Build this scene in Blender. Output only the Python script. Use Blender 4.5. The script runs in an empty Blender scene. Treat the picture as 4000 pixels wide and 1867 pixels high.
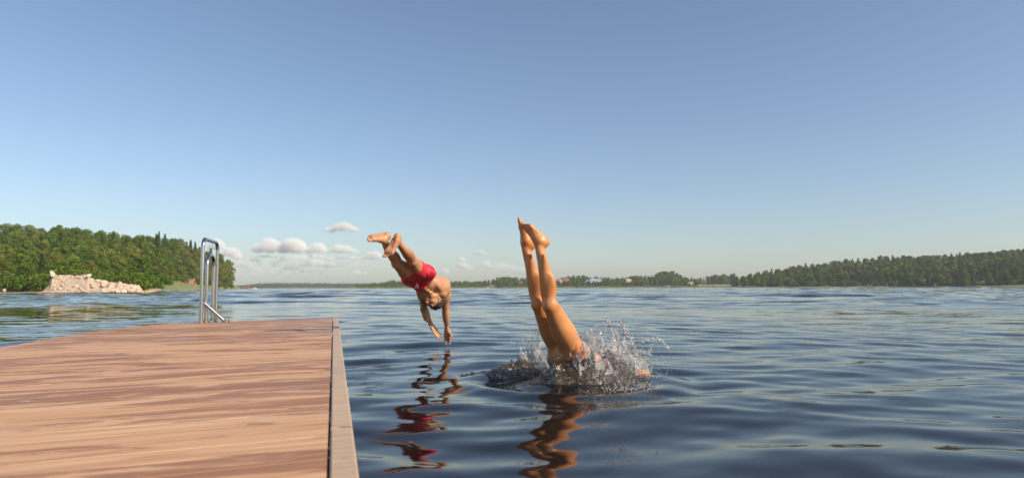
import bpy, bmesh, math, random
import numpy as np
import openvdb
from mathutils import Vector, Matrix

random.seed(7)
RNG = np.random.default_rng(11)
SC = bpy.context.scene
COL = SC.collection
R = math.radians

# ------------------------------------------------------------------ camera
F = 2606.0                       # focal length in pixels of the 4000 px wide photograph
CAM_Z = 0.64                     # eye height over the water, crouching low on the dock
DECK_Z = 0.23
cam_data = bpy.data.cameras.new('camera')
cam = bpy.data.objects.new('camera', cam_data)
COL.objects.link(cam)
PITCH = math.atan((1121.0 - 933.5) / F)
CAM_ROT = Matrix.Rotation(math.pi / 2 + PITCH, 3, 'X') @ Matrix.Rotation(R(-0.19), 3, 'Z')
cam.matrix_world = Matrix.Translation((0, 0, CAM_Z)) @ CAM_ROT.to_4x4()
cam_data.sensor_width = 36.0
cam_data.lens = F / 4000.0 * 36.0
cam_data.clip_start = 0.05
cam_data.clip_end = 30000.0
cam_data.dof.use_dof = True
cam_data.dof.focus_distance = 5.6
cam_data.dof.aperture_fstop = 3.2
SC.camera = cam


def P(px, py, D):
    """world point seen at photo pixel (px, py) whose distance along +Y is D metres"""
    d = CAM_ROT @ Vector(((px - 2000.0) / F, -(py - 933.5) / F, -1.0))
    d = d * (D / d.y)
    return Vector((d.x, d.y, d.z + CAM_Z))


def G(px, py, z):
    """world point on the horizontal plane z under photo pixel (px, py)"""
    d = CAM_ROT @ Vector(((px - 2000.0) / F, -(py - 933.5) / F, -1.0))
    d = d * ((z - CAM_Z) / d.z)
    return Vector((d.x, d.y, z))


# ------------------------------------------------------------------ object helpers
def tag(o, label=None, cat=None, group=None, kind=None):
    if label: o['label'] = label
    if cat: o['category'] = cat
    if group: o['group'] = group
    if kind: o['kind'] = kind
    return o


def link(name, me, parent=None):
    o = bpy.data.objects.new(name, me)
    COL.objects.link(o)
    if parent is not None: o.parent = parent
    return o


def empty(name, loc=(0, 0, 0), rz=0.0, sc=1.0):
    o = bpy.data.objects.new(name, None)
    COL.objects.link(o)
    o.location = loc
    o.rotation_euler = (0, 0, rz)
    o.scale = (sc, sc, sc)
    o.empty_display_size = 0.1
    return o


def mesh_np(name, verts, faces, mats=(), smooth=True, matidx=None):
    """faces: (n,3) or (n,4) int array"""
    verts = np.asarray(verts, dtype=np.float32)
    faces = np.asarray(faces, dtype=np.int32)
    me = bpy.data.meshes.new(name)
    me.vertices.add(len(verts))
    me.vertices.foreach_set('co', verts.ravel())
    n, k = faces.shape
    me.loops.add(n * k)
    me.loops.foreach_set('vertex_index', faces.ravel())
    me.polygons.add(n)
    me.polygons.foreach_set('loop_start', np.arange(0, n * k, k, dtype=np.int32))
    me.polygons.foreach_set('use_smooth', np.full(n, smooth, dtype=bool))
    if matidx is not None:
        me.polygons.foreach_set('material_index', np.asarray(matidx, dtype=np.int32))
    for m in mats: me.materials.append(m)
    me.update(calc_edges=True)
    return me


class MB:
    """collects simple shapes into one mesh"""
    def __init__(self): self.v = []; self.f = []; self.mi = []; self.cur = 0

    def add(self, verts, faces):
        b = len(self.v)
        self.v.extend([tuple(p) for p in verts])
        for fc in faces:
            self.f.append([b + i for i in fc]); self.mi.append(self.cur)

    def box(self, lo, hi, M=None):
        x0, y0, z0 = lo; x1, y1, z1 = hi
        vs = [Vector(p) for p in ((x0,y0,z0),(x1,y0,z0),(x1,y1,z0),(x0,y1,z0),(x0,y0,z1),(x1,y0,z1),(x1,y1,z1),(x0,y1,z1))]
        if M is not None: vs = [M @ p for p in vs]
        self.add(vs, [(3,2,1,0),(4,5,6,7),(0,1,5,4),(1,2,6,5),(2,3,7,6),(3,0,4,7)])

    def tube(self, pts, r, n=16, caps=True):
        pts = [Vector(p) for p in pts]
        rs = r if isinstance(r, (list, tuple)) else [r] * len(pts)
        t0 = (pts[1] - pts[0]).normalized()
        ref = Vector((0, 0, 1)) if abs(t0.z) < 0.9 else Vector((1, 0, 0))
        u = t0.cross(ref).normalized()
        vs = []
        for i, p in enumerate(pts):
            a = pts[max(i - 1, 0)]; b = pts[min(i + 1, len(pts) - 1)]
            t = (b - a).normalized()
            u = (u - t * u.dot(t)).normalized()
            w = t.cross(u)
            for k in range(n):
                an = 2 * math.pi * k / n
                vs.append(p + (u * math.cos(an) + w * math.sin(an)) * rs[i])
        fs = []
        for i in range(len(pts) - 1):
            for k in range(n):
                a = i * n + k; b = i * n + (k + 1) % n
                fs.append((a, b, b + n, a + n))
        if caps:
            fs.append(tuple(reversed(range(n))))
            fs.append(tuple((len(pts) - 1) * n + k for k in range(n)))
        self.add(vs, fs)

    def prism(self, poly, z0, z1):
        n = len(poly)
        vs = [(p[0], p[1], z0) for p in poly] + [(p[0], p[1], z1) for p in poly]
        fs = [tuple(reversed(range(n))), tuple(range(n, 2 * n))]
        for i in range(n):
            j = (i + 1) % n
            fs.append((i, j, n + j, n + i))
        self.add(vs, fs)

    def build(self, name, mats, parent=None, smooth=False):
        me = bpy.data.meshes.new(name)
        me.from_pydata(self.v, [], self.f)
        if not isinstance(mats, (list, tuple)): mats = [mats]
        for m in mats: me.materials.append(m)
        me.polygons.foreach_set('material_index', self.mi)
        me.update()
        if smooth:
            me.polygons.foreach_set('use_smooth', [True] * len(me.polygons))
            me.set_sharp_from_angle(angle=R(40))
        return link(name, me, parent)


# ------------------------------------------------------------------ node helpers
def new_mat(name):
    m = bpy.data.materials.new(name)
    m.use_nodes = True
    nt = m.node_tree
    for n in list(nt.nodes): nt.nodes.remove(n)
    out = nt.nodes.new('ShaderNodeOutputMaterial')
    return m, nt, out


def nd(nt, typ, props=None, **inp):
    n = nt.nodes.new(typ)
    for k, v in (props or {}).items(): setattr(n, k, v)
    for k, v in inp.items():
        key = k.replace('_', ' ')
        s = n.inputs[key] if key in n.inputs else n.inputs[int(k[1:])]
        if hasattr(v, 'is_output') or isinstance(v, bpy.types.NodeSocket): nt.links.new(v, s)
        else: s.default_value = v
    return n


def math_(nt, op, a, b=None, c=None, clamp=False):
    n = nt.nodes.new('ShaderNodeMath'); n.operation = op; n.use_clamp = clamp
    for i, v in enumerate((a, b, c)):
        if v is None: continue
        if isinstance(v, bpy.types.NodeSocket): nt.links.new(v, n.inputs[i])
        else: n.inputs[i].default_value = v
    return n.outputs[0]


def vmath(nt, op, a, b=None, scale=None):
    n = nt.nodes.new('ShaderNodeVectorMath'); n.operation = op
    for i, v in enumerate((a, b)):
        if v is None: continue
        if isinstance(v, bpy.types.NodeSocket): nt.links.new(v, n.inputs[i])
        else: n.inputs[i].default_value = v
    if scale is not None:
        if isinstance(scale, bpy.types.NodeSocket): nt.links.new(scale, n.inputs['Scale'])
        else: n.inputs['Scale'].default_value = scale
    return n.outputs[0]


def ramp(nt, fac, stops, interp='LINEAR'):
    n = nt.nodes.new('ShaderNodeValToRGB')
    cr = n.color_ramp; cr.interpolation = interp
    while len(cr.elements) < len(stops): cr.elements.new(0.5)
    for e, (p, c) in zip(cr.elements, stops):
        e.position = p
        e.color = (c, c, c, 1) if isinstance(c, (int, float)) else (*c, 1)
    nt.links.new(fac, n.inputs[0])
    return n.outputs[0]


def mixc(nt, fac, a, b, blend='MIX'):
    n = nt.nodes.new('ShaderNodeMix'); n.data_type = 'RGBA'; n.blend_type = blend
    for s, v in ((n.inputs[0], fac), (n.inputs[6], a), (n.inputs[7], b)):
        if isinstance(v, bpy.types.NodeSocket): nt.links.new(v, s)
        else: s.default_value = v if isinstance(v, float) else (*v, 1)
    return n.outputs[2]


def noise_(nt, vec, scale=1.0, detail=3.0, rough=0.5, dist=0.0, color=False):
    n = nt.nodes.new('ShaderNodeTexNoise')
    n.inputs['Scale'].default_value = scale; n.inputs['Detail'].default_value = detail
    n.inputs['Roughness'].default_value = rough; n.inputs['Distortion'].default_value = dist
    if vec is not None: nt.links.new(vec, n.inputs['Vector'])
    return n.outputs['Color' if color else 'Fac']


def mapping(nt, vec, scale=(1, 1, 1), rot=(0, 0, 0), loc=(0, 0, 0)):
    n = nt.nodes.new('ShaderNodeMapping')
    n.inputs['Scale'].default_value = scale; n.inputs['Rotation'].default_value = rot; n.inputs['Location'].default_value = loc
    nt.links.new(vec, n.inputs['Vector'])
    return n.outputs[0]


def pos(nt): return nt.nodes.new('ShaderNodeNewGeometry').outputs['Position']
def objc(nt): return nt.nodes.new('ShaderNodeTexCoord').outputs['Object']


def simple_mat(name, col, rough=0.6, var=0.15, scale=6.0, metallic=0.0, spec=0.5, bump=0.0):
    m, nt, out = new_mat(name)
    v = objc(nt)
    f = noise_(nt, v, scale, 4.0)
    c = mixc(nt, f, tuple(x * (1 - var) for x in col), tuple(min(1, x * (1 + var)) for x in col))
    b = nd(nt, 'ShaderNodeBsdfPrincipled', None, Base_Color=c, Roughness=rough, Metallic=metallic)
    b.inputs['Specular IOR Level'].default_value = spec
    if bump:
        bp = nd(nt, 'ShaderNodeBump', None, Height=noise_(nt, v, scale * 4, 5.0), Strength=bump, Distance=0.02)
        nt.links.new(bp.outputs[0], b.inputs['Normal'])
    nt.links.new(b.outputs[0], out.inputs[0])
    return m


# ------------------------------------------------------------------ light and sky
SUN_DIR = Vector((0.735, -0.39, 0.57)).normalized()       # towards the sun: right of and behind the camera
SUN_EL = math.asin(SUN_DIR.z)
SUN_AZ = math.atan2(SUN_DIR.x, SUN_DIR.y)
w = bpy.data.worlds.new('World'); SC.world = w; w.use_nodes = True
nt = w.node_tree
bg = nt.nodes['Background']
sky = nt.nodes.new('ShaderNodeTexSky'); sky.sky_type = 'NISHITA'; sky.sun_disc = False
sky.sun_elevation = SUN_EL; sky.sun_rotation = SUN_AZ
sky.altitude = 0.0; sky.air_density = 1.0; sky.dust_density = 0.95; sky.ozone_density = 3.2
hs = nt.nodes.new('ShaderNodeHueSaturation'); hs.inputs['Saturation'].default_value = 0.95
nt.links.new(sky.outputs[0], hs.inputs['Color'])
nt.links.new(hs.outputs[0], bg.inputs[0]); bg.inputs[1].default_value = 0.138
sd = bpy.data.lights.new('sun', 'SUN'); sd.energy = 5.2; sd.angle = R(0.5); sd.color = (1.0, 0.87, 0.69)
so = bpy.data.objects.new('sun', sd); COL.objects.link(so)
so.rotation_euler = SUN_DIR.to_track_quat('Z', 'Y').to_euler()
SC.view_settings.view_transform = 'Standard'; SC.view_settings.look = 'None'
SC.view_settings.gamma = 1.0; SC.view_settings.use_curve_mapping = False
SC.view_settings.exposure = 0.0
SC.cycles.use_denoising = True
SC.cycles.max_bounces = 8; SC.cycles.transparent_max_bounces = 24
SC.cycles.volume_bounces = 5
SC.cycles.caustics_reflective = False; SC.cycles.caustics_refractive = False
# ------------------------------------------------------------------ water
_w = np.random.default_rng(5)
WAVES = []
for i in range(64):
    lam = float(np.exp(_w.uniform(math.log(0.16), math.log(2.6))))
    ang = _w.normal(R(-96), R(24) if lam > 0.4 else R(34))     # crests mostly run left to right
    sl = 0.0125 * (1.08 if 0.3 < lam < 1.1 else 0.50 if lam >= 1.1 else 1.05)
    k = 2 * math.pi / lam
    WAVES.append((k * math.cos(ang), k * math.sin(ang), _w.uniform(0, 6.283), sl / k, lam))


FARW = []
for i in range(46):
    lam = float(np.exp(_w.uniform(math.log(0.9), math.log(9.0))))
    ang = _w.normal(R(-94), R(26)); k = 2 * math.pi / lam
    FARW.append((k * math.cos(ang), k * math.sin(ang), _w.uniform(0, 6.283), 0.030 / k, lam))


def wave_z(x, y, dx=None):
    # slow bending so that no crest is a straight line
    xw = x + 0.35 * np.sin(0.55 * y + 0.4 * x) + 0.12 * np.sin(1.7 * x - 1.1 * y + 1.0)
    yw = y + 0.30 * np.sin(0.48 * x + 0.3 * y + 2.0) + 0.10 * np.sin(1.9 * x + 0.8 * y)
    z = np.zeros_like(x)
    for kx, ky, ph, a, lam in WAVES:
        w_ = 1.0 if dx is None else np.clip((lam / np.maximum(dx, 1e-3) - 2.5) / 2.0, 0, 1)
        z += a * w_ * np.sin(kx * xw + ky * yw + ph)
    if dx is not None:                       # the open lake is rougher than the lee of the dock
        rough = np.clip((y - 11.0) / 36.0, 0, 1) * (0.75 + 0.45 * np.sin(0.05 * y + 0.013 * x) * np.sin(0.021 * y - 0.03 * x + 1))
        q = np.zeros_like(x)
        for kx, ky, ph, a, lam in FARW:
            q += a * np.clip((lam / np.maximum(dx, 1e-3) - 1.8) / 1.5, 0, 1) * np.sin(kx * xw + ky * yw + ph)
        z = z + q * rough
    calm = 0.75 + 0.35 * np.sin(0.21 * x + 0.13 * y + 1.0) * np.sin(0.17 * y - 0.1 * x)
    return z * calm


def make_water():
    c = 1.6
    u = np.linspace(-math.asinh(40 / c), math.asinh(1690 / c), 1250)
    ys = c * np.sinh(u) + 1.0
    cx = 2.4
    v = np.linspace(-math.asinh(1690 / cx), math.asinh(1690 / cx), 1000)
    xs = cx * np.sinh(v) + 0.6
    X, Y = np.meshgrid(xs, ys)
    dy = np.gradient(ys)[:, None] * np.ones_like(X)
    Z = wave_z(X, Y, dy)
    # rings pushed outwards from where the swimmer breaks the surface
    r = np.hypot(X - 0.38, (Y - 4.6))
    Z += 0.02 * np.sin(r * 13.0 - 1.0) * np.exp(-((r - 0.55) / 0.42) ** 2)
    ny, nx = X.shape
    verts = np.stack([X, Y, Z], -1).reshape(-1, 3)
    idx = np.arange(ny * nx).reshape(ny, nx)
    faces = np.stack([idx[:-1, :-1], idx[:-1, 1:], idx[1:, 1:], idx[1:, :-1]], -1).reshape(-1, 4)
    # close the body of water with a floor and sides
    rim = np.concatenate([idx[0, :], idx[1:, -1], idx[-1, -2::-1], idx[-2:0:-1, 0]])
    low = verts[rim].copy(); low[:, 2] = -6.0
    b = len(verts); n = len(rim)
    verts = np.concatenate([verts, low])
    j = np.arange(n); jn = (j + 1) % n
    side = np.stack([rim[j], b + j, b + jn, rim[jn]], -1)
    verts = np.concatenate([verts, [[0.6, 0, -6.0]]])
    cidx = len(verts) - 1
    # floor as a fan of quads (two rim edges each)
    j2 = np.arange(0, n - 1, 2)
    floor = np.stack([np.full(len(j2), cidx), b + (j2 + 2) % n, b + j2 + 1, b + j2], -1)
    return mesh_np('water', verts, np.concatenate([faces, side, floor]))


def water_mat():
    m, nt, out = new_mat('lake water')
    p = pos(nt)
    sep = nd(nt, 'ShaderNodeSeparateXYZ', None, Vector=p)
    dist = vmath(nt, 'LENGTH', p)
    dist = nt.nodes[-1].outputs['Value']
    # fine ripples: tilt the normal with slowly stretched noise fields
    def field(sx, sy, amp, seed, rotz=0.0, detail=2.0):
        v = mapping(nt, p, (sx, sy, 1.0), (0, 0, rotz), (seed, seed * 1.7, 0))
        c = noise_(nt, v, 1.0, detail, 0.55, 0.4, color=True)
        v = vmath(nt, 'SUBTRACT', c, (0.5, 0.5, 0.5))
        return vmath(nt, 'MULTIPLY', v, (amp * 0.5, amp, 0.0))
    f1 = field(0.50, 1.9, 0.62, 3.1, R(-4))
    f2 = field(2.4, 8.5, 0.17, 7.7, R(6))
    f3 = field(0.10, 0.42, 0.42, 1.3, R(3))
    far = ramp(nt, math_(nt, 'DIVIDE', dist, 60.0), [(0.0, 0.0), (0.15, 0.10), (0.5, 0.6), (1.0, 1.0)])
    near = math_(nt, 'SUBTRACT', 1.0, math_(nt, 'MULTIPLY', far, 0.3))
    gust = ramp(nt, noise_(nt, mapping(nt, p, (0.012, 0.05, 1)), 1.0, 3.0), [(0.35, 0.55), (0.65, 1.0)])
    amp = math_(nt, 'MULTIPLY', gust, far)
    t = vmath(nt, 'ADD', vmath(nt, 'SCALE', f1, scale=amp), vmath(nt, 'SCALE', f3, scale=amp))
    nb = ramp(nt, math_(nt, 'DIVIDE', dist, 20.0), [(0.1, 0.18), (0.5, 0.65), (1.0, 0.9)])
    t = vmath(nt, 'ADD', t, vmath(nt, 'SCALE', f2, scale=math_(nt, 'MULTIPLY', nb, gust)))
    f4 = field(7.0, 24.0, 0.055, 5.9, R(-8))
    t = vmath(nt, 'ADD', t, vmath(nt, 'SCALE', f4, scale=gust))
    N = vmath(nt, 'NORMALIZE', vmath(nt, 'ADD', nt.nodes.new('ShaderNodeNewGeometry').outputs['Normal'], t))
    fr = nd(nt, 'ShaderNodeFresnel', None, IOR=1.33, Normal=N)
    gl = nd(nt, 'ShaderNodeBsdfGlossy', None, Color=(1.0, 0.975, 0.935, 1), Roughness=0.035, Normal=N)
    tr = nd(nt, 'ShaderNodeBsdfTransparent', None, Color=(0.95, 0.95, 0.95, 1))
    df = nd(nt, 'ShaderNodeBsdfDiffuse', None, Color=(0.030, 0.033, 0.038, 1))
    body = nd(nt, 'ShaderNodeMixShader', None, _0=0.22, _1=tr.outputs[0], _2=df.outputs[0])
    mx = nd(nt, 'ShaderNodeMixShader', None, _0=fr.outputs[0], _1=body.outputs[0], _2=gl.outputs[0])
    nt.links.new(mx.outputs[0], out.inputs[0])
    va = nd(nt, 'ShaderNodeVolumeAbsorption', None, Color=(0.80, 0.38, 0.16, 1), Density=2.0)
    nt.links.new(va.outputs[0], out.inputs[1])
    return m


water_me = make_water()
WATER_MAT = water_mat()
water_me.materials.append(WATER_MAT)
tag(link('water', water_me), 'dark rippled lake water reflecting the blue sky', 'lake', kind='structure')
# ------------------------------------------------------------------ shores and hills
def yh(px): return 1127.9 - 0.0034 * px           # horizon line of the photograph


LS = np.array([[-3000, 82], [0, 83], [200, 78], [400, 79], [560, 84], [610, 98], [660, 140], [700, 172], [800, 190], [900, 262], [960, 300]], float)
LTOP = np.array([[-600, 880], [0, 893], [130, 897], [230, 893], [300, 903], [450, 922], [560, 925], [620, 925], [690, 940], [750, 958], [800, 975], [850, 996], [890, 1022], [915, 1060]], float)
LLEN = np.array([[-3000, 115], [500, 115], [620, 90], [700, 62], [800, 50], [900, 26], [960, 20]], float)
RS = np.array([[2840, 470], [2900, 440], [3200, 400], [4000, 350], [6000, 330]], float)
RTOP = np.array([[2840, 1085], [2895, 1078], [2990, 1058], [3050, 1052], [3110, 1036], [3240, 1028], [3285, 1018], [3370, 1012], [3455, 1005], [3560, 1000], [3670, 998], [3775, 994], [3840, 988], [3925, 980], [4000, 974], [6000, 960]], float)
RLEN = np.array([[2840, 60], [3000, 90], [3300, 130], [6000, 130]], float)
MTOP = np.array([[1380, 1108], [1450, 1106], [1500, 1100], [1530, 1095], [1600, 1099], [1800, 1098], [1880, 1096], [1950, 1082], [2000, 1083], [2100, 1085], [2190, 1086], [2250, 1074], [2300, 1078], [2360, 1084], [2450, 1084], [2490, 1075], [2550, 1078], [2575, 1062], [2630, 1062], [2660, 1078], [2720, 1088], [2760, 1082], [2800, 1074], [2850, 1070], [2900, 1072]], float)


def itp(tab, x): return np.interp(x, tab[:, 0], tab[:, 1])
def sm(a, b, x):
    t = np.clip((x - a) / (b - a), 0, 1); return t * t * (3 - 2 * t)


def left_top(px, t):
    a = (yh(px) - itp(LTOP, px)) / F
    return a * (0.40 + 0.60 * np.clip(t, 0, 1.2) ** 0.8)


def right_top(px, t):
    a = (yh(px) - itp(RTOP, px)) / F
    return a * (0.45 + 0.55 * np.clip(t, 0, 1.2) ** 0.8)


def tree_h_left(t): return 5.0 + 4.5 * np.clip(t, 0, 1)
def tree_h_right(t): return 8.5 + 3.5 * np.clip(t, 0, 1)


def ground_z(x, y):
    x = np.asarray(x, float); y = np.asarray(y, float)
    ys = np.maximum(y, 8.0)
    px = 2000 + F * x / ys
    z = np.full_like(ys, -3.0)
    # low noise
    n = 0.5 * np.sin(0.11 * x + 0.07 * y) + 0.3 * np.sin(0.23 * x - 0.19 * y + 1) + 0.2 * np.sin(0.5 * x + 0.37 * y + 2)
    # left headland
    S = itp(LS, px); L = itp(LLEN, px)
    t = (ys - S) / L
    zt = left_top(px, t) * ys + CAM_Z - tree_h_left(t)
    beach = 0.02 + 0.55 * sm(0, 7, ys - S) + 0.8 * sm(6, 14, ys - S)
    bank = 1.1 * sm(5, 16, ys - S)
    zl = np.maximum(beach, np.minimum(zt, 0.3 + 0.32 * (ys - S)))
    zl = np.where(ys < S, -0.16 * (S - ys), zl) + 0.12 * n * sm(3, 12, ys - S)
    edge = 1 - sm(925, 972, px)
    zl = -3 + (np.maximum(zl, -3) + 3) * edge
    spit = np.where((px > 880) & (px < 1010), 0.30 * np.clip(1 - ((ys - 300) / 14) ** 2, -1, 1) * np.clip(1 - ((px - 930) / 75) ** 2, 0, 1) - 0.05, -3)
    zl = np.maximum(zl, spit)
    back = 1 - sm(0, 60, ys - S - L - 90)
    zl = -3 + (zl + 3) * back
    # right hill
    S = itp(RS, px); L = itp(RLEN, px)
    t = (ys - S) / L
    zt = right_top(px, t) * ys + CAM_Z - tree_h_right(t)
    zr = np.maximum(0.5 * sm(0, 6, ys - S) + 0.3, np.minimum(zt, 0.4 + 0.2 * (ys - S)))
    zr = np.where(ys < S, -0.16 * (S - ys), zr)
    zr = -3 + (np.maximum(zr, -3) + 3) * sm(2835, 2875, px)
    # middle shore
    d = ys - 575 - 8 * np.sin(px * 0.02)
    zm = np.where(d < 0, 0.1 * d, 0.5 * sm(0, 10, d) + 4.2 * sm(18, 90, d) * (0.12 + 0.88 * sm(1950, 2180, px))) + 0.15 * n
    fld = sm(2680, 2730, px) * (1 - sm(2870, 2890, px))
    zm = zm * (1 - 0.55 * fld * sm(10, 60, d)) + 0.25 * fld * np.sin(px * 0.045)
    zm = -3 + (np.maximum(zm, -3) + 3) * sm(1300, 1400, px)
    # far wooded shore
    df = ys - 1130
    zf = np.where(df < 0, 0.05 * df, 0.6 * sm(0, 20, df) + 6.0 * sm(10, 200, df) * (0.3 + 0.7 * sm(880, 1080, px)))
    z = np.maximum.reduce([z, zl, zr, zm, zf])
    z = np.where(y < 60, -3.0, z)
    return z


def make_ground():
    a = np.concatenate([np.arange(-180, -42, 3.0), np.arange(-42, 42, 0.09), np.arange(42, 180.1, 3.0)])
    a = np.radians(a)
    r = np.concatenate([[0.0, 30, 60], np.geomspace(85, 1680, 330)])
    A, Rr = np.meshgrid(a, r)
    X = Rr * np.sin(A); Y = Rr * np.cos(A)
    Z = ground_z(X, Y)
    ny, nx = X.shape
    idx = np.arange(ny * nx).reshape(ny, nx)
    faces = np.stack([idx[:-1, :-1], idx[:-1, 1:], idx[1:, 1:], idx[1:, :-1]], -1).reshape(-1, 4)[:, ::-1]
    return mesh_np('ground', np.stack([X, Y, Z], -1).reshape(-1, 3), faces)


def ground_mat():
    m, nt, out = new_mat('shore ground')
    p = pos(nt)
    sep = nd(nt, 'ShaderNodeSeparateXYZ', None, Vector=p)
    z = sep.outputs[2]
    n1 = noise_(nt, p, 0.25, 5.0, 0.6)
    n2 = noise_(nt, p, 2.5, 4.0, 0.6)
    grass = mixc(nt, n1, (0.10, 0.14, 0.03), (0.24, 0.25, 0.07))
    grass = mixc(nt, math_(nt, 'MULTIPLY', n2, 0.5), grass, (0.22, 0.19, 0.09))
    sand = mixc(nt, n2, (0.42, 0.27, 0.15), (0.62, 0.46, 0.29))
    zn = math_(nt, 'ADD', z, math_(nt, 'MULTIPLY', math_(nt, 'SUBTRACT', n1, 0.5), 0.7))
    # sand low on the near beach, grass above and on the far shores
    near = math_(nt, 'LESS_THAN', vmath_len(nt, p), 135.0)
    hg = ramp(nt, math_(nt, 'DIVIDE', zn, 1.2), [(0.42, 0.0), (0.62, 1.0)])
    hg2 = ramp(nt, math_(nt, 'DIVIDE', zn, 1.2), [(0.0, 0.1), (0.12, 1.0)])
    fac = nd(nt, 'ShaderNodeMix', {'data_type': 'FLOAT'}, _0=near, _2=hg2, _3=hg).outputs[0]
    col = mixc(nt, fac, sand, grass)
    # dry straw coloured field on the far shore
    fx = nd(nt, 'ShaderNodeVectorMath', {'operation': 'DISTANCE'}, _0=mapping(nt, p, (0.020, 0.018, 0.0)), _1=(178 * 0.020, 625 * 0.018, 0)).outputs['Value']
    fx = math_(nt, 'ADD', fx, math_(nt, 'MULTIPLY', math_(nt, 'SUBTRACT', n1, 0.5), 0.3))
    fm = ramp(nt, fx, [(0.45, 1.0), (0.75, 0.0)])
    col = mixc(nt, fm, col, mixc(nt, n1, (0.44, 0.33, 0.13), (0.60, 0.44, 0.20)))
    b = nd(nt, 'ShaderNodeBsdfPrincipled', None, Base_Color=col, Roughness=0.9)
    nt.links.new(b.outputs[0], out.inputs[0])
    return m


def vmath_len(nt, v):
    n = nt.nodes.new('ShaderNodeVectorMath'); n.operation = 'LENGTH'
    nt.links.new(v, n.inputs[0]); return n.outputs['Value']


gm = make_ground(); gm.materials.append(ground_mat())
tag(link('ground', gm), 'grassy and sandy shore land rising into low wooded hills', 'shore', kind='structure')
# ------------------------------------------------------------------ dock
PD = R(24.0)                                   # direction of the boards
pu = Vector((math.cos(PD), math.sin(PD), 0)); pv = Vector((-math.sin(PD), math.cos(PD), 0))


def wood_mat(name, base_a, base_b, wet=True, gray=0.0):
    m, nt, out = new_mat(name)
    p = pos(nt)
    q = mapping(nt, p, (1, 1, 1), (0, 0, -PD))
    grain = noise_(nt, mapping(nt, q, (0.9, 30.0, 3.0)), 1.0, 5.0, 0.6, 0.3)
    fine = noise_(nt, mapping(nt, q, (2.2, 150.0, 9.0)), 1.0, 4.0, 0.65)
    ri = nt.nodes.new('ShaderNodeNewGeometry').outputs['Random Per Island']
    col = mixc(nt, ramp(nt, grain, [(0.32, 0.0), (0.68, 1.0)]), base_a, base_b)
    col = mixc(nt, math_(nt, 'MULTIPLY', ramp(nt, fine, [(0.42, 0.0), (0.68, 1.0)]), 0.55), col, tuple(c * 0.5 for c in base_a))
    tone = nd(nt, 'ShaderNodeHueSaturation', None, Color=col, Value=math_(nt, 'MULTIPLY_ADD', ri, 0.10, 0.95), Saturation=math_(nt, 'MULTIPLY_ADD', ri, -0.08, 1.02)).outputs[0]
    rough = math_(nt, 'MULTIPLY_ADD', grain, 0.2, 0.42)
    if wet:
        wn = noise_(nt, mapping(nt, q, (1.25, 5.6, 1.0), (0, 0, 0), (4.3, 1.1, 0)), 1.0, 7.0, 0.66, 1.5)
        lowf = noise_(nt, mapping(nt, q, (0.45, 1.3, 1.0), (0, 0, 0), (9.1, 3.7, 0)), 1.0, 2.0)
        wn2 = math_(nt, 'MULTIPLY_ADD', math_(nt, 'SUBTRACT', grain, 0.5), 0.22, wn)
        wn2 = math_(nt, 'MULTIPLY_ADD', math_(nt, 'SUBTRACT', lowf, 0.5), 0.42, wn2)
        sepq = nd(nt, 'ShaderNodeSeparateXYZ', None, Vector=p)
        # wetter towards the ladder end where swimmers climb out
        bias = ramp(nt, math_(nt, 'DIVIDE', sepq.outputs[1], 10.0), [(0.15, 0.03), (0.45, 0.02), (0.8, 0.10)])
        wn3 = math_(nt, 'ADD', wn2, bias)
        wetf = ramp(nt, wn3, [(0.512, 0.0), (0.555, 1.0)])
        pud = ramp(nt, wn3, [(0.70, 0.0), (0.72, 1.0)])
        dark = mixc(nt, 1.0, tone, (0.34, 0.155, 0.075), 'MULTIPLY')
        tone = mixc(nt, math_(nt, 'MULTIPLY', wetf, 0.62), tone, dark)
        rough = nd(nt, 'ShaderNodeMix', {'data_type': 'FLOAT'}, _0=wetf, _2=rough, _3=0.46).outputs[0]
        rough = nd(nt, 'ShaderNodeMix', {'data_type': 'FLOAT'}, _0=pud, _2=rough, _3=0.05).outputs[0]
        bs = math_(nt, 'MULTIPLY_ADD', pud, -0.3, 0.35)
    else:
        st = ramp(nt, noise_(nt, p, 5.0, 4.0, 0.6), [(0.60, 0.0), (0.72, 1.0)])
        tone = mixc(nt, math_(nt, 'MULTIPLY', st, 0.6), tone, tuple(c * 0.45 for c in base_a))
        rough = nd(nt, 'ShaderNodeMix', {'data_type': 'FLOAT'}, _0=st, _2=rough, _3=0.12).outputs[0]
        bs = 0.3
    b = nd(nt, 'ShaderNodeBsdfPrincipled', None, Base_Color=tone, Roughness=rough)
    b.inputs['Specular IOR Level'].default_value = 0.18
    h = math_(nt, 'ADD', grain, math_(nt, 'MULTIPLY', fine, 0.5))
    bp = nd(nt, 'ShaderNodeBump', None, Height=h, Distance=0.0025)
    if isinstance(bs, float): bp.inputs['Strength'].default_value = bs
    else: nt.links.new(bs, bp.inputs['Strength'])
    nt.links.new(bp.outputs[0], b.inputs['Normal'])
    nt.links.new(b.outputs[0], out.inputs[0])
    return m


WOOD = wood_mat('deck wood', (0.55, 0.285, 0.135), (0.79, 0.48, 0.27))
WOOD_EDGE = wood_mat('edge board wood', (0.50, 0.335, 0.21), (0.61, 0.435, 0.285), wet=False)
WOOD_DARK = simple_mat('dark frame timber', (0.16, 0.10, 0.06), 0.75, 0.3, 9)
FLOATM = simple_mat('float plastic', (0.03, 0.035, 0.04), 0.5, 0.2)


def clip(poly, n, d, keep):
    """keep the side of n.p <= d (keep=-1) or >= d (keep=1)"""
    outp = []
    for i in range(len(poly)):
        a = poly[i]; b = poly[(i + 1) % len(poly)]
        da = (a.dot(n) - d) * keep; db = (b.dot(n) - d) * keep
        if da >= 0: outp.append(a)
        if (da >= 0) != (db >= 0): outp.append(a + (b - a) * (da / (da - db)))
    return outp


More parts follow.
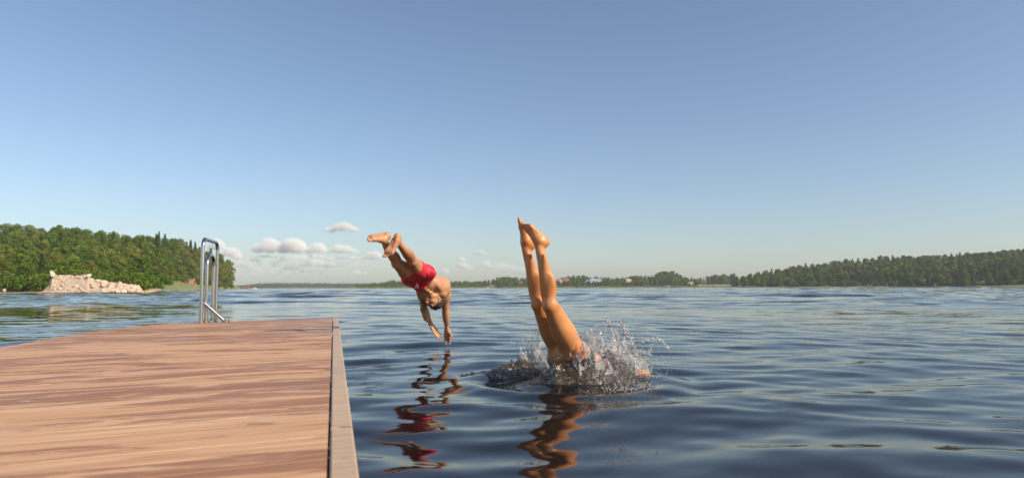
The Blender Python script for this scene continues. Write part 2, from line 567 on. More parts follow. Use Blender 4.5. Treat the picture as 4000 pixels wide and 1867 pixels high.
far_in = G(1299, 1241, DECK_Z); near_in = G(1275, 1867, DECK_Z)
ax = (near_in - far_in).normalized()
far_out = G(1321, 1240, DECK_Z); near_out = G(1403, 1867, DECK_Z)
axo = (near_out - far_out).normalized()
left = [G(a, b, DECK_Z) for a, b in ((700, 1261), (640, 1264), (560, 1271), (450, 1284), (300, 1304), (130, 1334), (0, 1357))]
ldir = (left[-1] - left[-3]).normalized()
dock_poly = [far_in, near_in, near_in + ax * 3.2, left[-1] + ldir * 6.0] + left[::-1]
dock = empty('dock', (0, 0, 0))
tag(dock, 'low wooden swimming dock with wet reddish planks and a pale edge board', 'dock')
db = MB()
PW = 0.128
vs_ = [p.dot(pv) for p in dock_poly]
v0 = min(vs_)
k = 0
rr = random.Random(3)
while v0 + k * PW < max(vs_):
    a = v0 + k * PW + 0.0012; b = v0 + (k + 1) * PW - 0.0012
    k += 1
    pl = clip(clip(dock_poly, pv, a, 1), pv, b, -1)
    if len(pl) < 3: continue
    # split the run of boards with butt joints
    us = [p.dot(pu) for p in pl]
    cuts = []
    x = min(us) - rr.uniform(0, 3.0)
    while x < max(us): x += 30.0; cuts.append(x)
    lo = -1e9
    for c_ in cuts:
        seg = clip(clip(pl, pu, lo + 0.0015, 1), pu, c_ - 0.0015, -1)
        lo = c_
        if len(seg) < 3: continue
        dz = rr.uniform(-0.0004, 0.0004)
        # softened top edge: an upper face set 3 mm in and a body below
        n = len(seg); cen = sum(seg, Vector()) / n
        vv = []; ff = []
        for z, ins in ((DECK_Z - 0.028 + dz, 0), (DECK_Z - 0.002 + dz, 0), (DECK_Z + dz, 0.0012)):
            for p in seg:
                q = p.copy()
                if ins:
                    s = 1 if (p - cen).dot(pv) < 0 else -1
                    q += pv * s * ins
                vv.append((q.x, q.y, z))
        ff.append(tuple(reversed(range(n)))); ff.append(tuple(range(2 * n, 3 * n)))
        for L_ in (0, 1):
            for i in range(n):
                j = (i + 1) % n
                ff.append((L_ * n + i, L_ * n + j, (L_ + 1) * n + j, (L_ + 1) * n + i))
        db.add(vv, ff)
deck = db.build('decking', WOOD, dock)
# pale board that closes the plank ends on the right, 4 mm proud
eb = MB()
a0 = far_in + pu * 0.006; a1 = near_in + ax * 3.2 + pu * 0.006
b0 = far_out; b1 = near_out + axo * 3.2
bev = 0.006
side = (b0 - a0).normalized()
nseg = 3
for i in range(nseg):
    f0 = i / nseg + (0.0006 if i else 0); f1 = (i + 1) / nseg - 0.0006
    A0 = a0.lerp(a1, f0); A1 = a0.lerp(a1, f1); B0 = b0.lerp(b1, f0); B1 = b0.lerp(b1, f1)
    zt = DECK_Z + 0.004; zb = DECK_Z - 0.04
    vv = [(A0, zb, 0), (A1, zb, 0), (B1, zb, 0), (B0, zb, 0), (A0, zt - bev, 0), (A1, zt - bev, 0), (B1, zt - bev, 0), (B0, zt - bev, 0),
          (A0, zt, bev), (A1, zt, bev), (B1, zt, -bev), (B0, zt, -bev)]
    vv = [(p.x + side.x * s, p.y + side.y * s, z) for p, z, s in vv]
    eb.add(vv, [(0, 1, 2, 3), (5, 4, 8, 9), (6, 5, 9, 10), (7, 6, 10, 11), (4, 7, 11, 8), (8, 11, 10, 9),
                (1, 0, 4, 5), (2, 1, 5, 6), (3, 2, 6, 7), (0, 3, 7, 4)])
eb.build('edge_board', WOOD_EDGE, dock)
# frame boards under the edges and floats
out_poly = [far_out, near_out + axo * 3.2, dock_poly[3]] + left[::-1]
for i in range(len(out_poly)):
    if i == 1 or i == 2: pass
c0 = sum(out_poly, Vector()) / len(out_poly)
fb = MB()
inn = [p + (c0 - p).normalized() * 0.03 for p in out_poly]
inn2 = [p + (c0 - p).normalized() * 0.08 for p in out_poly]
n = len(out_poly)
vv = [(p.x, p.y, 0.04) for p in inn] + [(p.x, p.y, DECK_Z - 0.042) for p in inn] + [(p.x, p.y, DECK_Z - 0.042) for p in inn2] + [(p.x, p.y, 0.04) for p in inn2]
ff = []
for i in range(n):
    j = (i + 1) % n
    ff += [(i, j, n + j, n + i), (n + i, n + j, 2 * n + j, 2 * n + i), (2 * n + i, 2 * n + j, 3 * n + j, 3 * n + i), (3 * n + i, 3 * n + j, j, i)]
fb.add(vv, ff)
fb.build('frame_board', WOOD_DARK, dock)
for fpos in ((-2.9, 7.4), (-2.0, 5.0), (-1.2, 2.4), (-3.3, 5.6), (-2.6, 2.6)):
    f_ = MB(); M_ = Matrix.Translation((fpos[0], fpos[1], 0)) @ Matrix.Rotation(R(12), 4, 'Z')
    f_.box((-0.3, -0.6, -0.25), (0.2, 0.6, 0.036), M_)
    fo = f_.build('float', FLOATM, dock)
    bm = bmesh.new(); bm.from_mesh(fo.data); bmesh.ops.bevel(bm, geom=bm.edges[:], offset=0.04, segments=3, affect='EDGES'); bm.to_mesh(fo.data); bm.free()

# ------------------------------------------------------------------ ladder
def steel_mat():
    m, nt, out = new_mat('stainless steel')
    v = objc(nt)
    n = noise_(nt, v, 35.0, 3.0)
    n2 = noise_(nt, mapping(nt, v, (1, 1, 0.3)), 9.0, 4.0)
    b = nd(nt, 'ShaderNodeBsdfPrincipled', None, Base_Color=mixc(nt, n2, (0.44, 0.42, 0.40), (0.60, 0.57, 0.54)), Metallic=1.0, Roughness=math_(nt, 'MULTIPLY_ADD', n2, 0.08, 0.15))
    nt.links.new(b.outputs[0], out.inputs[0]); return m


STEEL = steel_mat()


def u_path(p0, p1, h0, h1, r, n=10):
    """inverted U from foot p0 up, over and down to foot p1"""
    z1 = h1
    A = Vector((p0.x, p0.y, h0)); B = Vector((p1.x, p1.y, h0))
    d = (Vector((p1.x, p1.y, 0)) - Vector((p0.x, p0.y, 0))); L = d.length; d.normalize()
    pts = [p0.copy(), Vector((p0.x, p0.y, (p0.z + z1) / 2))]
    for i in range(n + 1):
        a = math.pi / 2 * i / n
        pts.append(Vector((p0.x, p0.y, z1 - r)) + d * (r - r * math.cos(a)) + Vector((0, 0, r * math.sin(a))))
    for i in range(n + 1):
        a = math.pi / 2 * i / n
        pts.append(Vector((p1.x, p1.y, z1 - r)) - d * (r - r * math.sin(a)) + Vector((0, 0, r * math.cos(a))))
    pts += [Vector((p1.x, p1.y, (p1.z + z1) / 2)), p1.copy()]
    return pts


lf = P(784, 1259, 7.95); lf.z = DECK_Z
rf = P(843, 1200, 8.72)
lad = empty('swim_ladder', lf)
tag(lad, 'polished steel ladder handrail of two nested loops at the far end of the dock', 'ladder')
def rel(pts): return [p - lf for p in pts]
top_z = P(800, 926, 7.95).z - 0.02
m_ = MB(); m_.tube(rel(u_path(lf + Vector((0, 0, 0.004)), Vector((rf.x, rf.y, -0.6)), 0, top_z, 0.10)), 0.0215, 20)
m_.build('outer_rail', STEEL, lad, True)
il = P(803, 1256, 8.08); il.z = DECK_Z + 0.004; ir = P(829, 1249, 8.5); ir.z = DECK_Z + 0.004
m_ = MB(); m_.tube(rel(u_path(il, ir, 0, P(815, 990, 8.2).z - 0.02, 0.14)), 0.0205, 20)
m_.build('inner_rail', STEEL, lad, True)
m_ = MB(); m_.tube(rel([P(799, 1184, 8.02), P(880, 1256, 8.08)]), 0.019, 18)
m_.build('diagonal_brace', STEEL, lad, True)
ca = P(827, 1036, 8.5); cb = P(840, 1028, 8.69)
m_ = MB(); m_.tube(rel([ca, cb]), 0.022, 12)
m_.build('bracket', STEEL, lad, True)
for q in (lf, il, ir, P(882, 1258, 8.08)):
    q = Vector((q.x, q.y, DECK_Z + 0.002))
    m_ = MB(); m_.tube([q - lf, q - lf + Vector((0, 0, 0.008))], 0.046, 24)
    m_.tube([q - lf + Vector((0, 0, 0.008)), q - lf + Vector((0, 0, 0.022))], 0.029, 24)
    fl = m_.build('base_flange', STEEL, lad, True)
    for an in (0.4, 2.5, 4.6):
        b_ = MB(); c_ = q - lf + Vector((0.036 * math.cos(an), 0.036 * math.sin(an), 0.008))
        b_.tube([c_, c_ + Vector((0, 0, 0.022))], 0.0065, 8)
        b_.build('bolt', STEEL, fl, True)
# ------------------------------------------------------------------ bodies as one smooth surface grown from a distance field
class Field:
    def __init__(self, lo, hi, h, far=0.5):
        self.h = h; self.lo = np.array(lo, float)
        self.n = np.ceil((np.array(hi) - self.lo) / h).astype(int) + 1
        self.d = np.full(self.n, far, dtype=np.float32); self.far = far

    def _box(self, a, b, pad):
        i0 = np.maximum(np.floor((np.minimum(a, b) - pad - self.lo) / self.h).astype(int), 0)
        i1 = np.minimum(np.ceil((np.maximum(a, b) + pad - self.lo) / self.h).astype(int) + 1, self.n)
        if np.any(i1 <= i0): return None, None
        sl = tuple(slice(i0[k], i1[k]) for k in range(3))
        g = np.meshgrid(*[self.lo[k] + self.h * np.arange(i0[k], i1[k]) for k in range(3)], indexing='ij', copy=False)
        return sl, np.stack(g, -1)

    def _put(self, sl, d, k, sub=False):
        a = self.d[sl]
        if sub:
            d = -d
            hh = np.clip(0.5 - 0.5 * (d - a) / k, 0, 1) if False else np.clip(0.5 + 0.5 * (d - a) / k, 0, 1)
            self.d[sl] = (a * (1 - hh) + d * hh + k * hh * (1 - hh)).astype(np.float32)
        else:
            hh = np.clip(0.5 + 0.5 * (d - a) / k, 0, 1)
            self.d[sl] = (d * (1 - hh) + a * hh - k * hh * (1 - hh)).astype(np.float32)

    def cone(self, p0, r0, p1, r1, k=0.02, flat=None, ratio=1.0, sub=False):
        """tapered limb; flat: direction in which it is thinned by ratio"""
        p0 = np.array(p0, float); p1 = np.array(p1, float)
        pad = max(r0, r1) + k + 3 * self.h
        sl, X = self._box(p0, p1, pad)
        if sl is None: return
        v = X - p0; ax = p1 - p0; L2 = ax @ ax
        t = np.clip((v @ ax) / L2, 0, 1)
        w_ = v - t[..., None] * ax
        if flat is not None:
            f = np.array(flat, float); f /= np.linalg.norm(f)
            c = w_ @ f
            w_ = w_ + (c * (1 / ratio - 1))[..., None] * f
        d = np.sqrt((w_ ** 2).sum(-1)) - (r0 + (r1 - r0) * t)
        if flat is not None: d = d * (0.5 + 0.5 * ratio)
        self._put(sl, d, k, sub)

    def ell(self, c, radii, axes, k=0.02, sub=False):
        """ellipsoid; axes: three direction vectors"""
        c = np.array(c, float)
        M = np.array([np.array(a, float) / np.linalg.norm(a) for a in axes])
        rad = np.array(radii, float)
        pad = rad.max() + k + 3 * self.h
        sl, X = self._box(c, c, pad)
        if sl is None: return
        q = (X - c) @ M.T
        k0 = np.sqrt(((q / rad) ** 2).sum(-1)); k1 = np.sqrt(((q / rad ** 2) ** 2).sum(-1)) + 1e-9
        d = k0 * (k0 - 1.0) / k1
        self._put(sl, d, k, sub)

    def box_mask(self, fn):
        """intersect with fn(X) <= 0"""
        g = np.meshgrid(*[self.lo[k] + self.h * np.arange(self.n[k]) for k in range(3)], indexing='ij')
        X = np.stack(g, -1)
        self.d = np.maximum(self.d, fn(X)).astype(np.float32)

    def mesh(self, name, mats, origin=(0, 0, 0), iters=2, iso=0.0):
        g = openvdb.FloatGrid(self.far)
        g.copyFromArray(np.ascontiguousarray(self.d))
        g.transform = openvdb.createLinearTransform(self.h)
        pts, quads = g.convertToQuads(isovalue=iso)
        pts = np.asarray(pts, float) + self.lo
        quads = np.asarray(quads, int)
        # light smoothing
        e = np.concatenate([quads[:, [0, 1]], quads[:, [1, 2]], quads[:, [2, 3]], quads[:, [3, 0]]])
        cnt = np.bincount(e.ravel(), minlength=len(pts)).astype(float)[:, None]
        for it in range(iters):
            s = np.zeros_like(pts)
            for c_ in range(3):
                s[:, c_] = np.bincount(e[:, 0], pts[e[:, 1], c_], len(pts)) + np.bincount(e[:, 1], pts[e[:, 0], c_], len(pts))
            pts = pts * 0.45 + 0.55 * s / np.maximum(cnt, 1)
        a, b, c = pts[quads[:, 0]], pts[quads[:, 1]], pts[quads[:, 2]]
        if np.einsum('ij,ij->i', a, np.cross(b, c)).sum() < 0: quads = quads[:, ::-1]
        return mesh_np(name, pts - np.array(origin), quads, mats)


def V(*a): return Vector(a)
def unit(v): return Vector(v).normalized()
def perp(v, a):
    """part of v at right angles to a"""
    a = unit(a); v = Vector(v); return (v - a * v.dot(a)).normalized()


def leg(fd, hip, knee, ankle, post, s=1.0, r=(0.085, 0.062, 0.052, 0.054, 0.036)):
    """post: direction of the back of the leg"""
    th = unit(knee - hip); shn = unit(ankle - knee)
    bt = perp(post, th); bs = perp(post, shn)
    st = th.cross(bt)
    L1 = (knee - hip).length; L2 = (ankle - knee).length
    fd.cone(hip, r[0], hip.lerp(knee, 0.45), r[1] + 0.010, 0.05)
    fd.cone(hip.lerp(knee, 0.4), r[1] + 0.012, knee, r[2], 0.05)
    fd.ell(hip.lerp(knee, 0.50) - bt * 0.022, (0.055 * s, 0.048 * s, L1 * 0.42), (st, bt, th), 0.04)      # quadriceps
    fd.ell(hip.lerp(knee, 0.52) + bt * 0.024 + st * 0.018, (0.034 * s, 0.036 * s, L1 * 0.38), (st, bt, th), 0.03)  # hamstrings
    fd.ell(hip.lerp(knee, 0.52) + bt * 0.024 - st * 0.020, (0.034 * s, 0.036 * s, L1 * 0.38), (st, bt, th), 0.03)
    fd.ell(knee - bt * 0.020, (0.040 * s, 0.036 * s, 0.046 * s), (st, bt, th), 0.02)                      # kneecap
    for q_ in (-1, 1):                                                                                     # tendons behind the knee
        fd.cone(hip.lerp(knee, 0.70) + bt * 0.040 + st * 0.020 * q_, 0.013, knee + bt * 0.030 + st * 0.036 * q_, 0.009, 0.014)
    fd.cone(knee, r[2] - 0.004, ankle, r[4] - 0.004, 0.03)
    fd.ell(knee.lerp(ankle, 0.29) + bs * 0.016 + st * 0.020, (0.036 * s, 0.038 * s, L2 * 0.27), (st, bs, shn), 0.025)   # calf
    fd.ell(knee.lerp(ankle, 0.26) + bs * 0.016 - st * 0.020, (0.038 * s, 0.040 * s, L2 * 0.25), (st, bs, shn), 0.025)
    fd.ell(knee.lerp(ankle, 0.40) - bs * 0.006, (0.035 * s, 0.034 * s, L2 * 0.42), (st, bs, shn), 0.03)
    fd.ell(knee + bt * 0.045 , (0.026, 0.016, 0.034), (st, bt, th), 0.018, sub=True)                        # hollow of the knee
    fd.cone(knee.lerp(ankle, 0.62) + bs * 0.022, 0.011, ankle + bs * 0.030, 0.009, 0.02)                  # tendon
    return st


def foot(fd, ankle, f, n, big, s=1.0, curl=0.2):
    """f: heel to toes, n: out of the sole, big: side of the big toe"""
    f = unit(f); n = perp(n, f); b = perp(big, f); b = (b - n * b.dot(n)).normalized()
    A = lambda x, y, z: ankle + (f * x + n * y + b * z) * s
    fd.ell(A(0, 0.004, 0.024), (0.015 * s, 0.013 * s, 0.014 * s), (f, n, b), 0.015)     # ankle bones
    fd.ell(A(-0.006, 0.010, -0.026), (0.014 * s, 0.014 * s, 0.012 * s), (f, n, b), 0.015)
    fd.ell(A(-0.036, 0.044, 0), (0.034 * s, 0.034 * s, 0.030 * s), (f, n, b), 0.03)     # heel
    fd.cone(A(-0.020, 0.030, 0), 0.031 * s, A(0.03, 0.030, 0.002), 0.030 * s, 0.025)
    fd.cone(A(0.01, 0.018, 0.004), 0.032 * s, A(0.105, 0.052, 0.004), 0.022 * s, 0.025, b, 1.35)
    fd.cone(A(0.0, 0.056, -0.020), 0.018 * s, A(0.11, 0.060, -0.026), 0.017 * s, 0.02)  # outer edge
    fd.cone(A(0.03, 0.038, 0.018), 0.018 * s, A(0.125, 0.058, 0.026), 0.022 * s, 0.02)  # inner edge, ball
    fd.ell(A(0.118, 0.060, 0), (0.026 * s, 0.017 * s, 0.043 * s), (f, n, b), 0.02)
    for i, (z, L_, r_) in enumerate(((0.031, 0.046, 0.0128), (0.011, 0.050, 0.0088), (-0.006, 0.042, 0.0082), (-0.021, 0.034, 0.0078), (-0.034, 0.026, 0.0078))):
        p = A(0.128 - 0.006 * i, 0.058, z); q = A(0.128 - 0.006 * i + L_ * 0.6, 0.052 + curl * 0.02, z * 1.06); e = A(0.128 - 0.006 * i + L_, 0.056 + curl * 0.05, z * 1.08)
        fd.cone(p, r_ * s, q, r_ * 0.9 * s, 0.008)
        fd.cone(q, r_ * 0.9 * s, e, r_ * 1.02 * s, 0.006)


def hand(fd, wrist, d, n, thumb, s=1.0, curl=0.25, spread=1.0):
    """d: along the hand, n: out of the palm, thumb: side of the thumb"""
    d = unit(d); n = perp(n, d); t = perp(thumb, d); t = (t - n * t.dot(n)).normalized()
    A = lambda x, y, z: wrist + (d * x + n * y + t * z) * s
    fd.cone(A(-0.01, 0, 0), 0.026 * s, A(0.03, 0, 0), 0.030 * s, 0.02, n, 0.62)
    fd.cone(A(0.02, 0, 0.006), 0.036 * s, A(0.078, 0.002, 0.0), 0.040 * s, 0.02, n, 0.36)
    fd.ell(A(0.035, 0.011, 0.022), (0.032 * s, 0.013 * s, 0.016 * s), (d, n, t), 0.015)   # ball of the thumb
    fd.ell(A(0.045, 0.009, -0.024), (0.034 * s, 0.011 * s, 0.012 * s), (d, n, t), 0.015)
    for z, L_, r_, x0 in ((0.029, 0.072, 0.0088, 0.084), (0.009, 0.080, 0.0090, 0.090), (-0.011, 0.075, 0.0085, 0.087), (-0.030, 0.058, 0.0076, 0.078)):
        c = curl * (1.0 + 0.25 * (z < 0))
        p = A(x0 - 0.012, 0.0, z)
        an = 0.0; q = p
        dirz = t * (z * 2.2 * spread)
        for j, fr in enumerate((0.46, 0.30, 0.24)):
            an += c * (0.55, 0.9, 0.7)[j]
            q2 = q + ((d + dirz) .normalized() * math.cos(an) + n * math.sin(an)) * (L_ * fr + (0.012 if j == 0 else 0)) * s
            fd.cone(q, r_ * (1 - 0.07 * j) * s, q2, r_ * (0.95 - 0.08 * j) * s, 0.005)
            q = q2
    p = A(0.018, 0.008, 0.030)
    q = p + (d * 0.62 + t * 0.70 + n * 0.35).normalized() * 0.044 * s
    e = q + (d * 0.88 + t * 0.35 + n * 0.30).normalized() * 0.034 * s
    fd.cone(p, 0.014 * s, q, 0.0105 * s, 0.010); fd.cone(q, 0.0105 * s, e, 0.009 * s, 0.005)


def arm(fd, sh, el, wr, n, s=1.0):
    """n: side of the biceps"""
    u = unit(el - sh); f = unit(wr - el); nb = perp(n, u); nf = perp(n, f); sd_ = u.cross(nb)
    fd.ell(sh + u * 0.03, (0.052 * s, 0.052 * s, 0.070 * s), (sd_, nb, u), 0.04)
    fd.cone(sh, 0.047 * s, el, 0.036 * s, 0.04)
    fd.ell(sh.lerp(el, 0.55) + nb * 0.014, (0.032 * s, 0.030 * s, 0.085 * s), (sd_, nb, u), 0.025)
    fd.ell(sh.lerp(el, 0.50) - nb * 0.016, (0.034 * s, 0.030 * s, 0.095 * s), (sd_, nb, u), 0.025)
    fd.ell(el - nb * 0.014, (0.030 * s, 0.024 * s, 0.028 * s), (sd_, nb, u), 0.015)
    fd.cone(el, 0.035 * s, wr, 0.024 * s, 0.03)
    fd.ell(el.lerp(wr, 0.26) + sd_ * 0.010, (0.034 * s, 0.030 * s, 0.080 * s), (sd_, nf, f), 0.025)
    fd.ell(el.lerp(wr, 0.30) - sd_ * 0.010 + nf * 0.006, (0.028 * s, 0.028 * s, 0.080 * s), (sd_, nf, f), 0.025)


def head(fd, c, up, face, s=1.0, hair=None):
    """c: centre of the skull, up: to the crown, face: where the nose points"""
    up = unit(up); f = perp(face, up); r = f.cross(up)
    A = lambda x, y, z: c + (r * x + f * y + up * z) * s
    E = lambda x, y, z, a, b, c_, k=0.015, sub=False: fd.ell(A(x, y, z), (a * s, b * s, c_ * s), (r, f, up), k, sub)
    E(0, -0.012, 0.022, 0.074, 0.094, 0.082, 0.02)      # skull
    E(0, 0.030, -0.030, 0.062, 0.062, 0.072, 0.03)      # face
    fd.cone(A(-0.030, 0.045, -0.092), 0.020 * s, A(0.030, 0.045, -0.092), 0.020 * s, 0.03)
    E(0, 0.066, -0.098, 0.018, 0.016, 0.015)            # chin
    fd.cone(A(-0.052, 0.0, -0.060), 0.018 * s, A(-0.028, 0.05, -0.090), 0.016 * s, 0.02)
    fd.cone(A(0.052, 0.0, -0.060), 0.018 * s, A(0.028, 0.05, -0.090), 0.016 * s, 0.02)
    for sx in (-1, 1):
        E(sx * 0.030, 0.094, -0.004, 0.020, 0.016, 0.013, 0.012, True)   # eye sockets
        E(sx * 0.030, 0.078, -0.004, 0.0135, 0.0135, 0.0125, 0.004)      # lids
        E(sx * 0.032, 0.080, 0.016, 0.022, 0.010, 0.006, 0.008)          # brows
        E(sx * 0.042, 0.062, -0.036, 0.017, 0.017, 0.013, 0.015)         # cheek bones
        E(sx * 0.074, -0.004, -0.012, 0.007, 0.017, 0.030, 0.006)        # ears
        E(sx * 0.080, 0.002, -0.010, 0.006, 0.009, 0.016, 0.004, True)
        E(sx * 0.011, 0.100, -0.044, 0.009, 0.009, 0.007, 0.006)         # nostrils
    fd.cone(A(0, 0.086, 0.006), 0.009 * s, A(0, 0.108, -0.038), 0.011 * s, 0.010)   # nose
    E(0, 0.090, -0.066, 0.024, 0.009, 0.0050, 0.005)     # lips
    E(0, 0.088, -0.076, 0.020, 0.010, 0.0055, 0.005)
    E(0, 0.101, -0.0705, 0.022, 0.006, 0.0016, 0.002, True)
    return A, (r, f, up)


def skin_mat(name, a, b, red):
    m, nt, out = new_mat(name)
    v = objc(nt)
    n1 = noise_(nt, v, 7.0, 4.0, 0.6); n2 = noise_(nt, v, 60.0, 4.0, 0.6)
    col = mixc(nt, n1, a, b)
    col = mixc(nt, ramp(nt, noise_(nt, v, 4.0, 3.0), [(0.45, 0.0), (0.75, 0.55)]), col, red)
    col = mixc(nt, ramp(nt, noise_(nt, v, 22.0, 5.0, 0.7), [(0.48, 0.0), (0.70, 0.35)]), col, tuple(c * 0.7 for c in a))
    col = mixc(nt, math_(nt, 'MULTIPLY', n2, 0.20), col, tuple(c * 0.55 for c in a))
    bsdf = nd(nt, 'ShaderNodeBsdfPrincipled', None, Base_Color=col, Roughness=math_(nt, 'MULTIPLY_ADD', noise_(nt, v, 12.0, 3.0), 0.6, 0.08))
    bsdf.inputs['Subsurface Weight'].default_value = 0.06
    bsdf.inputs['Subsurface Radius'].default_value = (1.0, 0.35, 0.18)
    bsdf.inputs['Subsurface Scale'].default_value = 0.012
    bsdf.inputs['Specular IOR Level'].default_value = 0.45
    vor = nt.nodes.new('ShaderNodeTexVoronoi'); vor.inputs['Scale'].default_value = 55.0
    nt.links.new(v, vor.inputs['Vector'])
    drops = ramp(nt, vor.outputs['Distance'], [(0.0, 1.0), (0.16, 0.0)])
    h = math_(nt, 'ADD', math_(nt, 'MULTIPLY', drops, 1.0), math_(nt, 'MULTIPLY', n2, 0.5))
    bp = nd(nt, 'ShaderNodeBump', None, Height=h, Strength=0.6, Distance=0.003)
    nt.links.new(bp.outputs[0], bsdf.inputs['Normal'])
    nt.links.new(bsdf.outputs[0], out.inputs[0])
    return m


SKIN_M = skin_mat('tanned skin', (0.50, 0.225, 0.105), (0.70, 0.38, 0.21), (0.48, 0.17, 0.075))
SKIN_W = skin_mat('sun tanned skin', (0.60, 0.235, 0.082), (0.75, 0.34, 0.13), (0.58, 0.17, 0.055))
HAIR = simple_mat('dark wet hair', (0.035, 0.022, 0.015), 0.35, 0.5, 40, bump=0.6)
# ------------------------------------------------------------------ the man in mid dive
DM = 6.75
pel = P(1634, 1080, DM)
hipN = P(1652, 1075, DM + 0.00); hipF = P(1612, 1079, DM - 0.05)
kneeN = P(1611, 1019, DM - 0.38); ankN = P(1553, 944, DM - 0.74)
kneeF = P(1549, 1027, DM - 0.42); ankF = P(1499, 941, DM - 0.78)
chest = P(1693, 1124, DM + 0.24); neck = P(1703, 1143, DM + 0.36); waist = P(1658, 1105, DM + 0.08)
shR = P(1737, 1151, DM + 0.32); elR = P(1742, 1220, DM + 0.42); wrR = P(1746, 1290, DM + 0.52)
shL = P(1652, 1142, DM + 0.28); elL = P(1655, 1208, DM + 0.42); wrL = P(1689, 1276, DM + 0.50)
hc = P(1697, 1171, DM + 0.20)
lat = unit(shR - shL)                       # across the shoulders
spine = unit(chest - pel)
back = perp(unit(lat.cross(spine)), spine)
if back.x < 0 and back.z < 0: back = -back
if back.z < 0: back = -back
front = -back
MAN_LO = (-1.5, 5.75, -0.05); MAN_HI = (-0.45, 7.5, 1.35)
fm = Field(MAN_LO, MAN_HI, 0.0055)
la = unit(ankN - hipN)
postN = perp(V(0.25, -0.15, 1.0), la)
leg(fm, hipN, kneeN, ankN, postN, 0.90, (0.072, 0.050, 0.046, 0.046, 0.032))
leg(fm, hipF, kneeF, ankF, perp(V(0.1, -0.1, 1.0), unit(ankF - hipF)), 0.88, (0.068, 0.048, 0.045, 0.045, 0.032))
fN = V(-0.36, -0.12, -0.86); foot(fm, ankN, fN, unit(ankN - kneeN) + V(0, -0.25, 0), V(-1, 0, -0.1), 1.0)
fF = V(-0.62, -0.50, -0.22); foot(fm, ankF, fF, V(0.05, -0.5, 0.75), V(0.3, -0.2, -0.9), 1.0)
plat = unit(hipN - hipF)
fm.ell(pel, (0.120, 0.088, 0.100), (plat, back, spine), 0.06)
fm.ell(hipN.lerp(pel, 0.25) + back * 0.040, (0.062, 0.058, 0.072), (plat, back, spine), 0.04)
fm.ell(hipF.lerp(pel, 0.25) + back * 0.040, (0.062, 0.058, 0.072), (plat, back, spine), 0.04)
fm.cone(pel, 0.102, waist, 0.096, 0.06, back, 0.78)
fm.cone(waist, 0.098, chest, 0.118, 0.06, back, 0.78)
wl = perp(lat, spine)
fm.ell(chest, (0.142, 0.104, 0.150), (wl, back, spine), 0.05)
for s_ in (-1, 1):
    fm.ell(chest + wl * 0.085 * s_ + back * 0.05 + spine * 0.03, (0.075, 0.055, 0.11), (wl, back, spine), 0.04)      # shoulder blades
    fm.ell(chest + wl * 0.070 * s_ - back * 0.085 + spine * 0.02, (0.075, 0.040, 0.065), (wl, back, spine), 0.02)     # breast muscles
    fm.ell(chest + wl * 0.122 * s_ - spine * 0.04, (0.035, 0.075, 0.13), (wl, back, spine), 0.04)                    # flanks
    for j in range(3):
        fm.ell(waist + wl * 0.030 * s_ - back * 0.088 + spine * (0.06 * j - 0.05), (0.028, 0.018, 0.027), (wl, back, spine), 0.012)
fm.cone(chest + spine * 0.05, 0.09, shR, 0.050, 0.06); fm.cone(chest + spine * 0.05, 0.09, shL, 0.050, 0.06)
fm.cone(chest + wl * 0.12, 0.05, shR, 0.05, 0.05); fm.cone(chest - wl * 0.12, 0.05, shL, 0.05, 0.05)
body_field = fm.d.copy()
headup = unit(hc - neck) + V(0, 0, -0.25)
fm.cone(neck, 0.062, hc + V(0, 0.02, 0.02), 0.055, 0.03)
arm(fm, shR, elR, wrR, V(-0.4, -1, 0), 0.92); arm(fm, shL, elL, wrL, V(0.3, -1, 0), 0.88)
hand(fm, wrR, V(0.05, 0.25, -1), V(-0.35, -0.9, 0), V(0.9, -0.4, 0), 0.98, 0.28)
hand(fm, wrL, V(0.50, 0.15, -0.85), V(0.65, -0.5, 0.4), V(0.35, -0.9, 0.1), 0.98, 0.25)
hup = V(0.22, 0.50, -0.85); hface = V(-0.62, -0.72, -0.35)
A_, ax_ = head(fm, hc, hup, hface, 1.0)
man = empty('person', pel)
tag(man, 'man in red swim shorts diving head first over the water beside the dock', 'person')
body = link('body', fm.mesh('man body', [SKIN_M], pel, 1), man)
# hair: a thin cap over the skull
fh = Field((hc.x - 0.16, hc.y - 0.16, hc.z - 0.16), (hc.x + 0.16, hc.y + 0.16, hc.z + 0.16), 0.004)
r_, f_, u_ = ax_
fh.ell(A_(0, -0.014, 0.024), (0.079, 0.099, 0.087), (r_, f_, u_), 0.01)
fh.ell(A_(0, -0.055, -0.02), (0.062, 0.050, 0.060), (r_, f_, u_), 0.02)
fh.ell(A_(0, 0.115, 0.000), (0.075, 0.062, 0.062), (r_, f_, u_), 0.02, sub=True)
fh.ell(A_(0.0, 0.045, -0.075), (0.2, 0.07, 0.070), (r_, f_, u_), 0.01, sub=True)
rng_ = np.random.default_rng(2)
for i in range(60):
    a_ = rng_.normal(size=3); a_ /= np.linalg.norm(a_)
    if a_[2] < 0.1 or a_[1] > 0.55: continue
    p_ = A_(a_[0] * 0.080, -0.014 + a_[1] * 0.100, 0.024 + a_[2] * 0.088)
    fh.ell(p_, (0.010, 0.016, 0.005), (r_, f_, u_), 0.010)
link('hair', fh.mesh('man hair', [HAIR], pel, 1), man)
bf = Field((hc.x - 0.16, hc.y - 0.16, hc.z - 0.16), (hc.x + 0.16, hc.y + 0.16, hc.z + 0.16), 0.0025)
for sx in (-1, 1):
    bf.cone(A_(sx * 0.014, 0.0885, 0.016), 0.004, A_(sx * 0.034, 0.0875, 0.020), 0.0045, 0.004)
    bf.cone(A_(sx * 0.034, 0.0875, 0.020), 0.0045, A_(sx * 0.050, 0.076, 0.014), 0.003, 0.004)
link('eyebrow', bf.mesh('brows', [HAIR], pel, 1), man)


